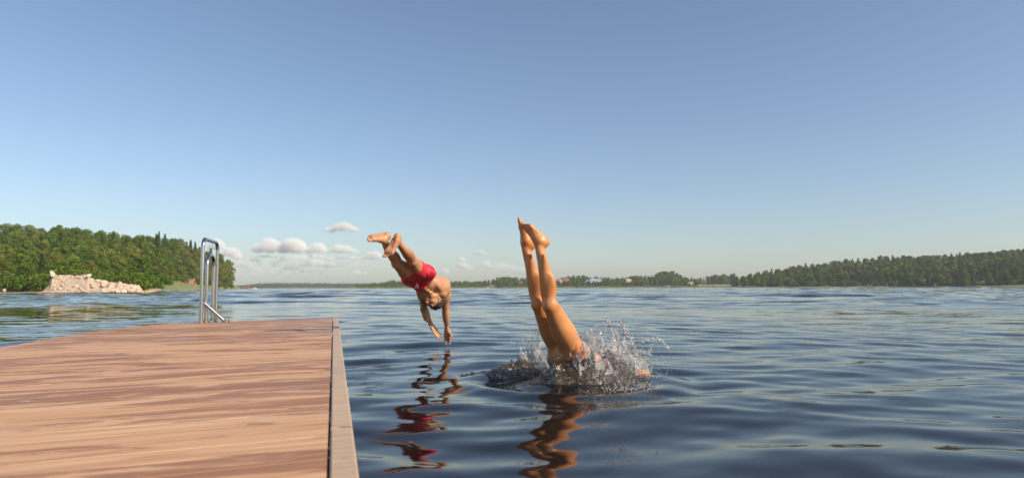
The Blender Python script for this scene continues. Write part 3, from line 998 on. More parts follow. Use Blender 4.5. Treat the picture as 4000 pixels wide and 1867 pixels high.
def fabric_mat(name, c, d, scale=30.0, rough=0.45):
    m, nt, out = new_mat(name)
    v = objc(nt)
    n1 = noise_(nt, mapping(nt, v, (1, 1, 1), (0.4, 0.3, 0.9)), 9.0, 4.0, 0.6, 1.2)
    n2 = noise_(nt, v, 380.0, 2.0)
    b = nd(nt, 'ShaderNodeBsdfPrincipled', None, Base_Color=mixc(nt, n1, c, d), Roughness=rough)
    b.inputs['Sheen Weight'].default_value = 0.15
    h = math_(nt, 'ADD', n1, math_(nt, 'MULTIPLY', n2, 0.06))
    bp = nd(nt, 'ShaderNodeBump', None, Height=h, Strength=0.9, Distance=0.02)
    nt.links.new(bp.outputs[0], b.inputs['Normal']); nt.links.new(b.outputs[0], out.inputs[0])
    return m


RED = fabric_mat('red swim fabric', (0.56, 0.006, 0.022), (0.74, 0.014, 0.04))
fs = Field(MAN_LO, MAN_HI, 0.0055)
fs.d = body_field - 0.007
thN = unit(kneeN - hipN); thF = unit(kneeF - hipF)
for hp, th in ((hipN, thN), (hipF, thF)):
    fs.cone(hp + th * 0.10, 0.070, hp + th * 0.20, 0.074, 0.02)
for i in range(22):                                   # folds in the wet cloth
    t_ = rng_.uniform(0, 6.283); q_ = rng_.uniform(-0.09, 0.09)
    p_ = pel + (plat * math.cos(t_) * 0.145 + back * math.sin(t_) * 0.112) + spine * q_
    d_ = (plat * -math.sin(t_) + spine * rng_.normal(0, 0.6) + back * math.cos(t_)).normalized()
    fs.cone(p_ - d_ * 0.03, 0.006, p_ + d_ * 0.035, 0.004, 0.016)
wn = unit(waist - pel)
w0 = np.array(pel.lerp(waist, 0.70)); wv = np.array(wn)
cuts = [((np.array(hp + th * 0.185 - perp(front, th) * 0.0 + perp(front, th) * 0.0)), np.array(perp_ if False else th)) for hp, th, perp_ in ((hipN, thN, None), (hipF, thF, None))]
# waistband plane, then the two hems (each only where its own leg is)
midn = np.array(plat); mid = np.array(pel)
def shorts_mask(X):
    a = (X - w0) @ wv
    s1 = (X - mid) @ midn
    hN = (X - cuts[0][0]) @ cuts[0][1] - 0.012 - 0.55 * np.clip((X - np.array(hipN)) @ midn, 0, 1); hF = (X - cuts[1][0]) @ cuts[1][1]
    hN = np.where(s1 > 0, hN, -1); hF = np.where(s1 <= 0, hF, -1); a = np.maximum(a, np.sqrt(((X - mid) ** 2).sum(-1)) - 0.36)
    return np.maximum(a, np.maximum(hN, hF))
fs.box_mask(shorts_mask)
shorts = link('swim_shorts', fs.mesh('shorts', [RED], pel, 1), man)
cord = MB()
c0_ = P(1630, 1106, DM - 0.10) - pel
WHITE = simple_mat('white cord', (0.75, 0.72, 0.68), 0.7)
for s_ in (-1, 1):
    cord.tube([c0_, c0_ + V(0.008 * s_, -0.01, -0.02), c0_ + V(0.012 * s_ - 0.005, -0.005, -0.05)], 0.0014, 8)
cord.build('drawstring', WHITE, shorts, True)
# ------------------------------------------------------------------ the woman already half in the water
DW = 4.38
kR = P(2151, 1192, DW); aR = P(2103, 951, DW - 0.02); hR = P(2240, 1372, DW + 0.20)
kL = P(2105, 1186, DW + 0.14); aL = P(2049, 952, DW + 0.12); hL = P(2196, 1378, DW + 0.34)
pelW = (hR + hL) / 2 + V(0.02, 0.02, -0.045)
chW = P(2405, 1462, DW + 0.64); nkW = P(2465, 1474, DW + 0.82)
WLO = (-0.10, 4.1, -0.45); WHI = (1.55, 6.35, 1.2)
fw = Field(WLO, WHI, 0.0058)
postW = V(0.80, 0.45, 0.25)
leg(fw, hR, kR, aR, postW, 0.88, (0.084, 0.056, 0.045, 0.048, 0.031))
leg(fw, hL, kL, aL, postW, 0.88, (0.084, 0.056, 0.045, 0.048, 0.031))
foot(fw, aR, V(-0.86, -0.05, 0.62), V(0.62, 0.45, 0.70), V(0.2, -1.0, 0.1) * -1, 0.92, 0.1)
foot(fw, aL, V(-0.56, 0.0, 0.83), V(0.80, 0.30, 0.45), V(0.1, -1.0, 0.1), 0.92, 0.1)
spW = unit(chW - pelW); latW = perp(V(-0.28, 0.75, -0.1).normalized() if False else (hL - hR), spW); bkW = latW.cross(spW)
if bkW.z < 0: bkW = -bkW
fw.ell(pelW, (0.165, 0.118, 0.120), (latW, bkW, spW), 0.06)
for h_ in (hR, hL): fw.ell(h_.lerp(pelW, 0.45) + V(0.02, 0.02, 0.0), (0.078, 0.074, 0.085), (latW, bkW, spW), 0.05)
wsW = pelW.lerp(chW, 0.5)
fw.cone(pelW, 0.118, wsW, 0.100, 0.06, bkW, 0.8); fw.cone(wsW, 0.102, chW, 0.120, 0.06, bkW, 0.8)
fw.ell(chW, (0.150, 0.105, 0.150), (latW, bkW, spW), 0.05)
wbody_field = fw.d.copy()
s1 = chW + spW * 0.11 + latW * 0.155; s2 = chW + spW * 0.11 - latW * 0.155
for s_ in (s1, s2): fw.cone(chW + spW * 0.06, 0.075, s_, 0.045, 0.05)
hcW = nkW + spW * 0.13 + V(0, 0, -0.07)
fw.cone(chW + spW * 0.12, 0.055, hcW, 0.050, 0.03)
armd = unit(V(0.80, 0.42, -0.15))
for s_, o_ in ((s1, 0.05), (s2, -0.05)):
    e_ = s_ + unit(armd - latW * o_ * 3) * 0.28; w_ = e_ + unit(armd - latW * o_ * 4 + V(0, 0, -0.08)) * 0.245
    arm(fw, s_, e_, w_, V(0, 0, -1), 0.86)
    hand(fw, w_, armd + V(0, 0, -0.1), V(0, 0, -1), latW * (-o_), 0.92, 0.12)
headA, headax = head(fw, hcW, spW + V(0, 0, -0.15), -bkW + V(0, 0, -0.2), 0.95)
woman = empty('person', pelW)
tag(woman, 'woman plunging head first into the splash, bare tanned legs pointing straight up', 'person')
link('body', fw.mesh('woman body', [SKIN_W], pelW, 2), woman)
TEAL = fabric_mat('dark teal swim fabric', (0.010, 0.045, 0.05), (0.02, 0.08, 0.085))
pw = np.array(pelW); sw_ = np.array(spW); th_ = unit((kR - hR) + (kL - hL)); tw = np.array(th_)
cw = np.array(chW)
for nm, fn in (('swim_briefs', lambda X: np.maximum((X - pw) @ tw - 0.030, (X - pw) @ sw_ - 0.10)),
               ('bikini_top', lambda X: np.abs((X - cw) @ sw_ - 0.01) - 0.05)):
    ft = Field(WLO, WHI, 0.0058)
    ft.d = wbody_field - 0.007
    ft.box_mask(fn)
    link(nm, ft.mesh(nm, [TEAL], pelW, 1), woman)
fhw = Field(tuple(c - 0.2 for c in hcW), tuple(c + 0.24 for c in hcW), 0.005)
r_, f_, u_ = headax
fhw.ell(headA(0, -0.018, 0.024), (0.082, 0.102, 0.090), (r_, f_, u_), 0.01)
fhw.ell(headA(0, 0.115, 0.000), (0.075, 0.060, 0.062), (r_, f_, u_), 0.02, sub=True)
fhw.ell(headA(0.0, 0.045, -0.075), (0.2, 0.07, 0.070), (r_, f_, u_), 0.01, sub=True)
fhw.cone(headA(0, -0.08, 0.0), 0.035, headA(0.02, -0.15, -0.02), 0.022, 0.03)
link('hair', fhw.mesh('woman hair', [HAIR], pelW, 1), woman)
# ------------------------------------------------------------------ splash
from mathutils import noise as MN


def splash_mat(name, diff, wd, wt, rough=0.06, sc=26.0, foam=0.0, bd=0.035):
    m, nt, out = new_mat(name)
    v = objc(nt)
    n1 = noise_(nt, v, sc, 6.0, 0.65, 1.6)
    n0 = noise_(nt, v, sc * 0.25, 3.0, 0.6, 0.8)
    h = math_(nt, 'ADD', n1, math_(nt, 'MULTIPLY', n0, 1.5))
    bp = nd(nt, 'ShaderNodeBump', None, Height=h, Strength=1.0, Distance=bd)
    N = bp.outputs[0]
    fr = nd(nt, 'ShaderNodeFresnel', None, IOR=1.33, Normal=N)
    gl = nd(nt, 'ShaderNodeBsdfGlossy', None, Color=(1, 1, 1, 1), Roughness=rough, Normal=N)
    tr = nd(nt, 'ShaderNodeBsdfTransparent', None, Color=(0.95, 0.93, 0.9, 1))
    df = nd(nt, 'ShaderNodeBsdfDiffuse', None, Color=(*diff, 1), Normal=N)
    if foam == 0.0 or wd < 0.3:      # drops and sheets also pass the light on from behind
        tl = nd(nt, 'ShaderNodeBsdfTranslucent', None, Color=(*diff, 1))
        df = nd(nt, 'ShaderNodeMixShader', None, _0=0.45, _1=df.outputs[0], _2=tl.outputs[0])
    body = nd(nt, 'ShaderNodeMixShader', None, _0=wd, _1=tr.outputs[0], _2=df.outputs[0])
    mx = nd(nt, 'ShaderNodeMixShader', None, _0=math_(nt, 'ADD', fr.outputs[0], wt, clamp=True), _1=body.outputs[0], _2=gl.outputs[0])
    last = mx
    if foam > 0:
        fo = nd(nt, 'ShaderNodeBsdfDiffuse', None, Color=(0.86, 0.86, 0.84, 1), Normal=N)
        vor = nt.nodes.new('ShaderNodeTexVoronoi'); vor.inputs['Scale'].default_value = 34.0
        dv = vmath(nt, 'ADD', v, vmath(nt, 'SCALE', noise_(nt, v, 14.0, 3.0, color=True), scale=0.12))
        nt.links.new(dv, vor.inputs['Vector'])
        c = math_(nt, 'MULTIPLY', ramp(nt, vor.outputs['Distance'], [(0.0, 1.0), (0.40, 0.0)]), ramp(nt, n0, [(0.44, 0.0), (0.60, 1.0)]))
        last = nd(nt, 'ShaderNodeMixShader', None, _0=math_(nt, 'MULTIPLY', c, foam), _1=mx.outputs[0], _2=fo.outputs[0])
    nt.links.new(last.outputs[0], out.inputs[0])
    return m


TURB = splash_mat('churned lake water', (0.12, 0.080, 0.034), 0.50, 0.04, 0.05, 17.0, 1.0)
SHEET = splash_mat('thin water sheet', (1.0, 1.0, 1.0), 0.20, 0.0, 0.08, 26.0, 0.35, 0.006)
DROP = splash_mat('water drops', (1.0, 1.0, 1.0), 0.80, 0.03, 0.14, 10.0, 0.0, 0.0002)

gx = np.arange(-0.62, 1.55, 0.0085); gy = np.arange(4.18, 5.75, 0.0085)
GX, GY = np.meshgrid(gx, gy)
def gs(x0, y0, sx, sy, a, rot=0.0):
    c, s = math.cos(rot), math.sin(rot)
    u = (GX - x0) * c + (GY - y0) * s; v = -(GX - x0) * s + (GY - y0) * c
    return a * np.exp(-(u / sx) ** 2 - (v / sy) ** 2)
H = gs(0.40, 4.53, 0.21, 0.11, 0.225) + gs(0.58, 4.70, 0.22, 0.12, 0.16) + gs(0.70, 4.84, 0.22, 0.13, 0.125, 0.4) + gs(0.95, 5.06, 0.18, 0.08, 0.035, 0.6)
H = H + gs(0.06, 4.96, 0.32, 0.085, 0.125, 0.05) + gs(-0.20, 5.00, 0.22, 0.07, 0.04, 0.1)
H = H + gs(-0.06, 4.72, 0.22, 0.05, 0.014, 0.2) + gs(0.30, 4.50, 0.30, 0.045, 0.022, 0.08) - gs(0.10, 4.82, 0.16, 0.08, 0.05)
tur = np.array([[MN.turbulence(Vector((x * 7.5, y * 9.5, 0.3)), 4, False) for x in gx] for y in gy]) - 0.45
fin = np.array([[MN.noise(Vector((x * 34, y * 42, 1.3))) for x in gx] for y in gy])
act = np.clip(H / 0.05, 0, 1)
Hs = H * (1.0 + 0.35 * tur) + act * (0.034 * tur + 0.009 * fin)
WZ = wave_z(GX, GY)
edge = np.clip((np.hypot((GX - 0.45) / 1.05, (GY - 4.88) / 0.62) - 0.55) / 0.40, 0, 1)
Z = np.where(H > 0.0, WZ + Hs, WZ) - 0.03 * edge - 0.012
ny, nx = GX.shape
idx = np.arange(ny * nx).reshape(ny, nx)
keep = (H[:-1, :-1] > 0.004)
fc = np.stack([idx[:-1, :-1], idx[:-1, 1:], idx[1:, 1:], idx[1:, :-1]], -1)[keep]
me = mesh_np('churned water', np.stack([GX, GY, Z], -1).reshape(-1, 3), fc, [TURB])
tag(link('splash_mound', me), 'brown churned mound of lake water heaped around the plunging woman', 'splash', kind='stuff')


def sheet(px0, px1, ytop, ybase, D0, D1, seed, bulge=0.06, n=46, m=34, jag=0.5):
    """a thin torn curtain of thrown water between two points on the lake"""
    rs = random.Random(seed)
    A = P(px0, ybase, D0); B = P(px1, ybase, D1)
    zt = P((px0 + px1) / 2, ytop, (D0 + D1) / 2).z
    vs = []; fs_ = []; ok = {}
    for j in range(m + 1):
        for i in range(n + 1):
            u = i / n; v = j / m
            p = A.lerp(B, u)
            nz = MN.noise(Vector((u * 5 + seed, v * 2.5, seed * 0.7))); nz2 = MN.noise(Vector((u * 14, v * 9, seed)))
            top = zt * (0.55 + 0.45 * math.sin(math.pi * min(max(u, 0.02), 0.98)) ** 0.6 + 0.35 * MN.noise(Vector((u * 6, seed, 0))) + 0.18 * MN.noise(Vector((u * 19, seed, 4))))
            z = -0.02 + (top + 0.02) * v
            q = Vector((p.x + (u - 0.5) * 0.12 * v + 0.03 * nz, p.y + bulge * math.sin(v * 1.9) + 0.035 * nz + 0.012 * nz2, z + 0.01 * nz2))
            vs.append(q)
            ok[(i, j)] = MN.noise(Vector((u * 11 + 9, v * 5, seed * 1.3))) + 0.55 - v * jag > 0
    for j in range(m):
        for i in range(n):
            if ok[(i, j)]:
                a = j * (n + 1) + i
                fs_.append((a, a + 1, a + n + 2, a + n + 1))
    return vs, fs_


ss = MB()
for a in ((2040, 2165, 1284, 1425, 5.02, 4.98, 3, 0.05), (2060, 2150, 1330, 1432, 4.94, 4.92, 8, 0.03), (2300, 2480, 1275, 1440, 4.86, 5.02, 5, 0.10),
          (2340, 2500, 1310, 1450, 4.74, 4.90, 12, 0.02), (2420, 2540, 1370, 1460, 4.80, 5.05, 15, 0.04), (2255, 2400, 1312, 1440, 4.42, 4.52, 21, 0.02)):
    ss.add(*sheet(*a, jag=0.75))
so_ = ss.build('splash_sheets', SHEET, None, False)
so_.data.polygons.foreach_set('use_smooth', [True] * len(so_.data.polygons))
md = so_.modifiers.new('thick', 'SOLIDIFY'); md.thickness = 0.0025
tag(so_, 'thin clear sheets of water thrown up on both sides of the woman', 'splash', kind='stuff')

# flying drops, each a small stretched ball
t_ = (1 + 5 ** 0.5) / 2
bm = bmesh.new(); bmesh.ops.create_icosphere(bm, subdivisions=1, radius=1.0)
ico_v = np.array([v.co[:] for v in bm.verts]); ico_f = np.array([[v.index for v in f.verts] for f in bm.faces]); bm.free()
rg = np.random.default_rng(21)
dp = []
def cloudy(n, cx, cy, sx, sy, D, sD, r0=0.0014, r1=1.3, st=1.0, ymax=None):
    for _ in range(n):
        x = rg.normal(cx, sx); y = rg.normal(cy, sy)
        d = D + rg.normal(0, sD)
        p = P(x, y, d)
        if p.z < 0.0: p.z = abs(p.z) * 0.3 + 0.005
        dp.append((p, min(0.0042, r0 * math.exp(rg.normal(0, r1 * 0.45))), 1 + rg.random() * st))
def path(n, pts, D, jit, r0=0.002):
    pts = np.array(pts, float)
    for _ in range(n):
        u = rg.random() * (len(pts) - 1); i = int(u); q = pts[i] + (pts[min(i + 1, len(pts) - 1)] - pts[i]) * (u - i)
        dp.append((P(q[0] + rg.normal(0, jit), q[1] + rg.normal(0, jit), D + rg.normal(0, 0.04)), r0 * math.exp(rg.normal(0, 0.45)), 1 + rg.random()))
cloudy(900, 2395, 1345, 48, 36, 4.82, 0.10)
cloudy(360, 2460, 1405, 62, 28, 4.78, 0.12)
cloudy(120, 2290, 1400, 85, 26, 4.52, 0.10, 0.0018)
cloudy(300, 2470, 1475, 66, 34, 4.30, 0.08, 0.0016)
cloudy(150, 2440, 1525, 60, 22, 4.15, 0.06, 0.0015, st=3)
cloudy(220, 2100, 1350, 45, 40, 4.95, 0.05)
cloudy(120, 2040, 1440, 90, 22, 4.85, 0.10)
cloudy(120, 2350, 1330, 190, 70, 4.8, 0.3, 0.0013)
cloudy(60, 2560, 1420, 60, 40, 4.8, 0.2, 0.0015)
cloudy(90, 2335, 1365, 34, 26, 4.42, 0.05, 0.0026)
cloudy(40, 2270, 1395, 50, 16, 4.30, 0.04, 0.0024)
path(420, [(2300, 1300), (2330, 1280), (2370, 1262), (2405, 1262), (2435, 1280), (2455, 1310), (2470, 1350), (2485, 1385)], 4.86, 7, 0.0024)
path(170, [(2500, 1345), (2522, 1328), (2545, 1324), (2570, 1324), (2590, 1335), (2603, 1352), (2609, 1362)], 4.9, 3.0, 0.0024)
path(60, [(2545, 1340), (2542, 1362), (2537, 1385)], 4.9, 4, 0.0026)
path(120, [(2020, 1300), (2060, 1295), (2110, 1290), (2150, 1282)], 5.0, 6, 0.0018)
for a in range(46):
    dp.append((P(rg.uniform(1425, 1780), rg.uniform(1000, 1330), 6.6 + rg.normal(0, 0.3)), 0.0017 * math.exp(rg.normal(0, 0.3)), 1.0))
dv = []; dfc = []
for i, (p, r, st) in enumerate(dp):
    ax = rg.normal(size=3); ax[2] += 1.0; ax /= np.linalg.norm(ax)
    q = ico_v * r
    q = q + np.outer(q @ ax, ax) * (st - 1)
    dv.append(q + np.array(p)); dfc.append(ico_f + i * len(ico_v))
me = mesh_np('flying drops', np.concatenate(dv), np.concatenate(dfc), [DROP])
tag(link('water_droplets', me), 'spray of bright flying water drops over the splash', 'spray', kind='stuff')

# small rings where drops fell beside the dock
rings = []
for i, (px, py, r) in enumerate(((1412, 1478, .040), (1450, 1509, .034), (1420, 1493, .022), (1482, 1499, .028), (1437, 1520, .028), (1446, 1459, .036), (1418, 1547, .034), (1545, 1515, .022), (1655, 1374, .03), (1440, 1535, .02), (1500, 1440, .05))):
    c = G(px, py, 0.0)
    for q, rr_ in enumerate((r, r * 0.55)):
        n = 40; m = 6
        vs = []; fs_ = []
        for a in range(n):
            an = 2 * math.pi * a / n
            for b in range(m):
                bn = 2 * math.pi * b / m
                x = c.x + (rr_ + 0.0035 * math.cos(bn)) * math.cos(an); y = c.y + (rr_ + 0.0035 * math.cos(bn)) * math.sin(an)
                vs.append([x, y, 0.0006 * math.sin(bn)])
        for a in range(n):
            for b in range(m):
                fs_.append((a * m + b, ((a + 1) % n) * m + b, ((a + 1) % n) * m + (b + 1) % m, a * m + (b + 1) % m))
        vs = np.array(vs); vs[:, 2] += wave_z(vs[:, 0], vs[:, 1], np.full(len(vs), 0.04)) + 0.001
        if q == 0: V0, F0 = vs, np.array(fs_)
        else: V0 = np.concatenate([V0, vs]); F0 = np.concatenate([F0, np.array(fs_) + n * m])
    rings.append((V0, F0))
b0 = 0; VV = []; FF = []
for v_, f_2 in rings: VV.append(v_); FF.append(f_2 + b0); b0 += len(v_)
me = mesh_np('rings', np.concatenate(VV), np.concatenate(FF), [WATER_MAT])
tag(link('drip_rings', me), 'small ripple rings from fallen drops on the dark water beside the dock', 'ripples', kind='stuff')
# ------------------------------------------------------------------ trees
def leaf_mat(name, cols, trans=0.15):
    m, nt, out = new_mat(name)
    oi = nt.nodes.new('ShaderNodeObjectInfo').outputs['Random']
    ri = nt.nodes.new('ShaderNodeNewGeometry').outputs['Random Per Island']
    n1 = noise_(nt, pos(nt), 0.45, 3.0)
    f = math_(nt, 'ADD', math_(nt, 'MULTIPLY', oi, 0.62), math_(nt, 'MULTIPLY_ADD', n1, 0.5, -0.06))
    col = ramp(nt, f, [(i / (len(cols) - 1), c) for i, c in enumerate(cols)])
    hsv = nd(nt, 'ShaderNodeHueSaturation', None, Color=col, Value=math_(nt, 'MULTIPLY_ADD', ri, 0.7, 0.65))
    hsv.inputs['Hue'].default_value = 0.5
    d = nd(nt, 'ShaderNodeBsdfDiffuse', None, Color=hsv.outputs[0])
    t = nd(nt, 'ShaderNodeBsdfTranslucent', None, Color=hsv.outputs[0])
    mx = nd(nt, 'ShaderNodeMixShader', None, _0=trans, _1=d.outputs[0], _2=t.outputs[0])
    nt.links.new(mx.outputs[0], out.inputs[0])
    return m


LEAF = leaf_mat('broad leaves', [(0.055, 0.115, 0.014), (0.10, 0.165, 0.020), (0.14, 0.18, 0.028), (0.10, 0.18, 0.020)])
LEAFB = leaf_mat('birch leaves', [(0.13, 0.17, 0.03), (0.19, 0.20, 0.042), (0.15, 0.20, 0.032)])
NEEDLE = leaf_mat('needles', [(0.04, 0.065, 0.018), (0.07, 0.09, 0.022), (0.09, 0.10, 0.026)], 0.1)
PINE = leaf_mat('pine needles', [(0.08, 0.09, 0.022), (0.115, 0.12, 0.028), (0.14, 0.135, 0.034)], 0.1)
RUST = leaf_mat('rusty leaves', [(0.22, 0.11, 0.04), (0.26, 0.15, 0.05)], 0.2)
FARL = leaf_mat('far wood leaves', [(0.055, 0.08, 0.022), (0.09, 0.11, 0.026), (0.08, 0.11, 0.022)], 0.1)
BARK = simple_mat('bark', (0.10, 0.07, 0.05), 0.9, 0.4, 6)
BIRCHB = simple_mat('birch bark', (0.62, 0.58, 0.52), 0.8, 0.3, 5)


def leaves(P_, N_, size, rg, flat=0.55):
    """one small quad per point"""
    n = len(P_)
    nn = N_ + rg.normal(size=(n, 3)) * flat; nn /= np.linalg.norm(nn, axis=1)[:, None]
    a = np.cross(nn, rg.normal(size=(n, 3))); a /= np.linalg.norm(a, axis=1)[:, None]
    b = np.cross(nn, a)
    s = size * np.exp(rg.normal(0, 0.35, (n, 1)))
    e = 0.55 + 0.5 * rg.random((n, 1))
    q = np.stack([P_ - a * s, P_ - b * s * e, P_ + a * s, P_ + b * s * e], 1).reshape(-1, 3)
    f = np.arange(4 * n).reshape(n, 4)
    return q, f


def trunk_mesh(name, h, r, mat, rg, limbs=5, bend=0.03):
    mb = MB()
    pts = []; rs = []
    for i in range(8):
        u = i / 7
        pts.append((bend * math.sin(u * 3 + rg.random()), bend * math.sin(u * 2.2), -0.02 + (h + 0.02) * u)); rs.append(r * (1.25 - 1.05 * u) if i else r * 1.5)
    mb.tube(pts, rs, 7)
    for i in range(limbs):
        u = 0.40 + 0.5 * i / max(limbs, 1); an = rg.random() * 6.283
        p0 = Vector((bend * math.sin(u * 3), bend * math.sin(u * 2.2), h * u)); d = Vector((math.cos(an), math.sin(an), 0.75))
        L_ = 0.22 * (1.15 - u)
        mb.tube([p0, p0 + d * L_ * 0.5, p0 + d * L_ + Vector((0, 0, 0.03))], [r * 0.45, r * 0.3, r * 0.1], 5)
    return mb, mat


def broad(seed, n=2400, wid=0.30, low=0.12, size=0.020, nb=13, top=1.0):
    rg = np.random.default_rng(seed)
    Pp = []; Nn = []
    tot = 0
    blobs = []
    for i in range(nb):
        u = (i + 0.5) / nb
        z = low + (top - low) * (0.10 + 0.80 * u) + rg.normal(0, 0.02)
        prof = math.sin(math.pi * min(1, max(0.0, (z - low) / (top - low))) ** 0.75) ** 0.7
        an = i * 2.4 + rg.random(); rad = wid * prof * rg.uniform(0.25, 0.72)
        r = wid * rg.uniform(0.34, 0.58) * (0.55 + 0.45 * prof)
        z = min(z, top - r * 0.85)
        blobs.append((rad * math.cos(an), rad * math.sin(an), z, r))
    blobs.append((0, 0, top - wid * 0.42, wid * 0.40))
    w_ = np.array([b[3] ** 2 for b in blobs]); w_ /= w_.sum()
    for b, ww in zip(blobs, w_):
        m = int(n * ww)
        d = rg.normal(size=(m, 3)); d /= np.linalg.norm(d, axis=1)[:, None]
        rr_ = b[3] * (0.55 + 0.5 * rg.random((m, 1)) ** 0.5) * (1 + 0.16 * np.sin(d[:, :1] * 9 + b[0] * 40) * np.sin(d[:, 2:] * 8 + d[:, 1:2] * 6))
        Pp.append(np.array(b[:3]) + d * rr_ * np.array([1, 1, 0.85])); Nn.append(d)
    return leaves(np.concatenate(Pp), np.concatenate(Nn), size, rg)


def spruce(seed, n=2200, wid=0.17, low=0.08, size=0.018):
    rg = np.random.default_rng(seed)
    u = rg.random(n) ** 1.25                       # more near the foot
    tiers = 15
    z = low + (1 - low) * u
    k = (u * tiers) % 1.0
    r = wid * (1 - u) ** 0.85 * (1.0 - 0.55 * k) * (0.45 + 0.6 * rg.random(n)) + 0.006
    an = rg.random(n) * 6.283
    r *= 1 + 0.22 * np.sin(an * 5 + np.floor(u * tiers) * 2.0)
    P_ = np.stack([r * np.cos(an), r * np.sin(an), z - r * 0.35], 1)
    N_ = np.stack([np.cos(an) * 0.6, np.sin(an) * 0.6, np.full(n, 0.8)], 1)
    return leaves(P_, N_, size, rg, 0.4)


def pine(seed, n=1700, size=0.020):
    rg = np.random.default_rng(seed)
    Pp = []; Nn = []
    for i in range(11):
        z = 0.48 + 0.46 * i / 10; rad = 0.15 * (1.2 - abs(z - 0.68) * 1.8) * rg.uniform(0.5, 1.1); an = rg.random() * 6.283
        r = rg.uniform(0.055, 0.095); m = n // 11
        d = rg.normal(size=(m, 3)); d /= np.linalg.norm(d, axis=1)[:, None]
        Pp.append(np.array([rad * math.cos(an), rad * math.sin(an), min(z, 0.96 - r * 0.4)]) + d * r * (0.5 + 0.5 * rg.random((m, 1))) * np.array([1.2, 1.2, 0.62])); Nn.append(d)
    return leaves(np.concatenate(Pp), np.concatenate(Nn), size, rg)


def bush(seed, n=1400, size=0.040):
    rg = np.random.default_rng(seed)
    Pp = []; Nn = []
    for i in range(8):
        an = rg.random() * 6.283; rad = rg.uniform(0, 0.48); r = rg.uniform(0.24, 0.42); m = n // 8
        d = rg.normal(size=(m, 3)); d /= np.linalg.norm(d, axis=1)[:, None]
        Pp.append(np.array([rad * math.cos(an), rad * math.sin(an), rg.uniform(0.15, 0.62)]) + d * r * (0.7 + 0.4 * rg.random((m, 1)))); Nn.append(d)
    P_ = np.concatenate(Pp); P_[:, 2] = np.abs(P_[:, 2])
    return leaves(P_, np.concatenate(Nn), size, rg)


def crown_me(name, qf, mat): return mesh_np(name, qf[0], qf[1], [mat], smooth=False)


_rg = np.random.default_rng(4)
KIND = {}
KIND['birch_tree'] = [(crown_me('crown', broad(10 + i, 3400, 0.24 + 0.03 * (i % 3), 0.10, 0.016, 13 + i % 3), LEAFB), trunk_mesh('t', 0.86, 0.014, BIRCHB, _rg, 6)) for i in range(4)]
KIND['leafy_tree'] = [(crown_me('crown', broad(30 + i, 4200, 0.30 + 0.03 * (i % 3), 0.06, 0.0165, 14 + i % 4), LEAF), trunk_mesh('t', 0.8, 0.02, BARK, _rg, 6)) for i in range(5)]
KIND['spruce_tree'] = [(crown_me('crown', spruce(50 + i, 2400, 0.15 + 0.025 * i), NEEDLE), trunk_mesh('t', 0.95, 0.014, BARK, _rg, 0, 0.0)) for i in range(3)]
KIND['pine_tree'] = [(crown_me('crown', pine(60 + i, 1900), PINE), trunk_mesh('t', 0.92, 0.015, BARK, _rg, 7)) for i in range(3)]
KIND['shore_bush'] = [(crown_me('foliage', bush(70 + i, 1500), LEAF), None) for i in range(3)]
# lighter copies of the kinds for the shores half a kilometre away
FARK = {}
FARK['leafy_tree'] = [(broad(130 + i, 1300, 0.30 + 0.03 * (i % 3), 0.03, 0.032, 14), LEAF, trunk_mesh('t', 0.8, 0.02, BARK, _rg, 2)) for i in range(5)]
FARK['birch_tree'] = [(broad(140 + i, 800, 0.25, 0.05, 0.038, 12), LEAFB, trunk_mesh('t', 0.86, 0.014, BIRCHB, _rg, 2)) for i in range(3)]
FARK['spruce_tree'] = [(spruce(150 + i, 800, 0.16 + 0.02 * i, 0.04, 0.034), NEEDLE, trunk_mesh('t', 0.9, 0.014, BARK, _rg, 0, 0)) for i in range(3)]
FARK['pine_tree'] = [(pine(160 + i, 650, 0.036), PINE, trunk_mesh('t', 0.9, 0.015, BARK, _rg, 3)) for i in range(3)]
FARK['shore_bush'] = [(bush(170 + i, 500, 0.07), LEAF, None) for i in range(3)]
FARK['rusty_tree'] = [(broad(180, 800, 0.26, 0.05, 0.038, 12), RUST, trunk_mesh('t', 0.8, 0.02, BARK, _rg, 2))]


def trunk_me(name, tb):
    mb, mat = tb
    me = bpy.data.meshes.new(name); me.from_pydata(mb.v, [], mb.f); me.materials.append(mat); me.update()
    me.polygons.foreach_set('use_smooth', [True] * len(me.polygons)); return me


for k_ in KIND:
    KIND[k_] = [(c, trunk_me('trunk', t) if t else None) for c, t in KIND[k_]]
FM = {}
for k_, lst in FARK.items():
    FM[k_] = []
    for (q, f), mat, tb in lst:
        vs = q; fs_ = f; mi = np.zeros(len(f), int); mats = [mat]
        if tb:
            mb, bm_ = tb
            tv = np.array(mb.v); tf = np.array([x for x in mb.f if len(x) == 4])
            fs_ = np.concatenate([f, tf + len(q)]); vs = np.concatenate([q, tv]); mi = np.concatenate([mi, np.ones(len(tf), int)]); mats = [mat, bm_]
        FM[k_].append(mesh_np(k_, vs, fs_, mats, smooth=False, matidx=mi))

rt = random.Random(77)
def put(kind, x, y, h, label, group, wide=1.0, cat='tree', z=None):
    z = float(ground_z(x, y)) - 0.05 if z is None else z
    c_me, t_me = rt.choice(KIND[kind])
    if t_me is None:
        o = link(kind, c_me); o.location = (x, y, z)
    else:
        o = empty(kind, (x, y, z))
        link('crown', c_me, o); link('trunk', t_me, o)
    o.rotation_euler = (rt.uniform(-.03, .03), rt.uniform(-.03, .03), rt.uniform(0, 6.283)); o.scale = (h * wide, h * wide, h)
    return tag(o, label, cat, group)


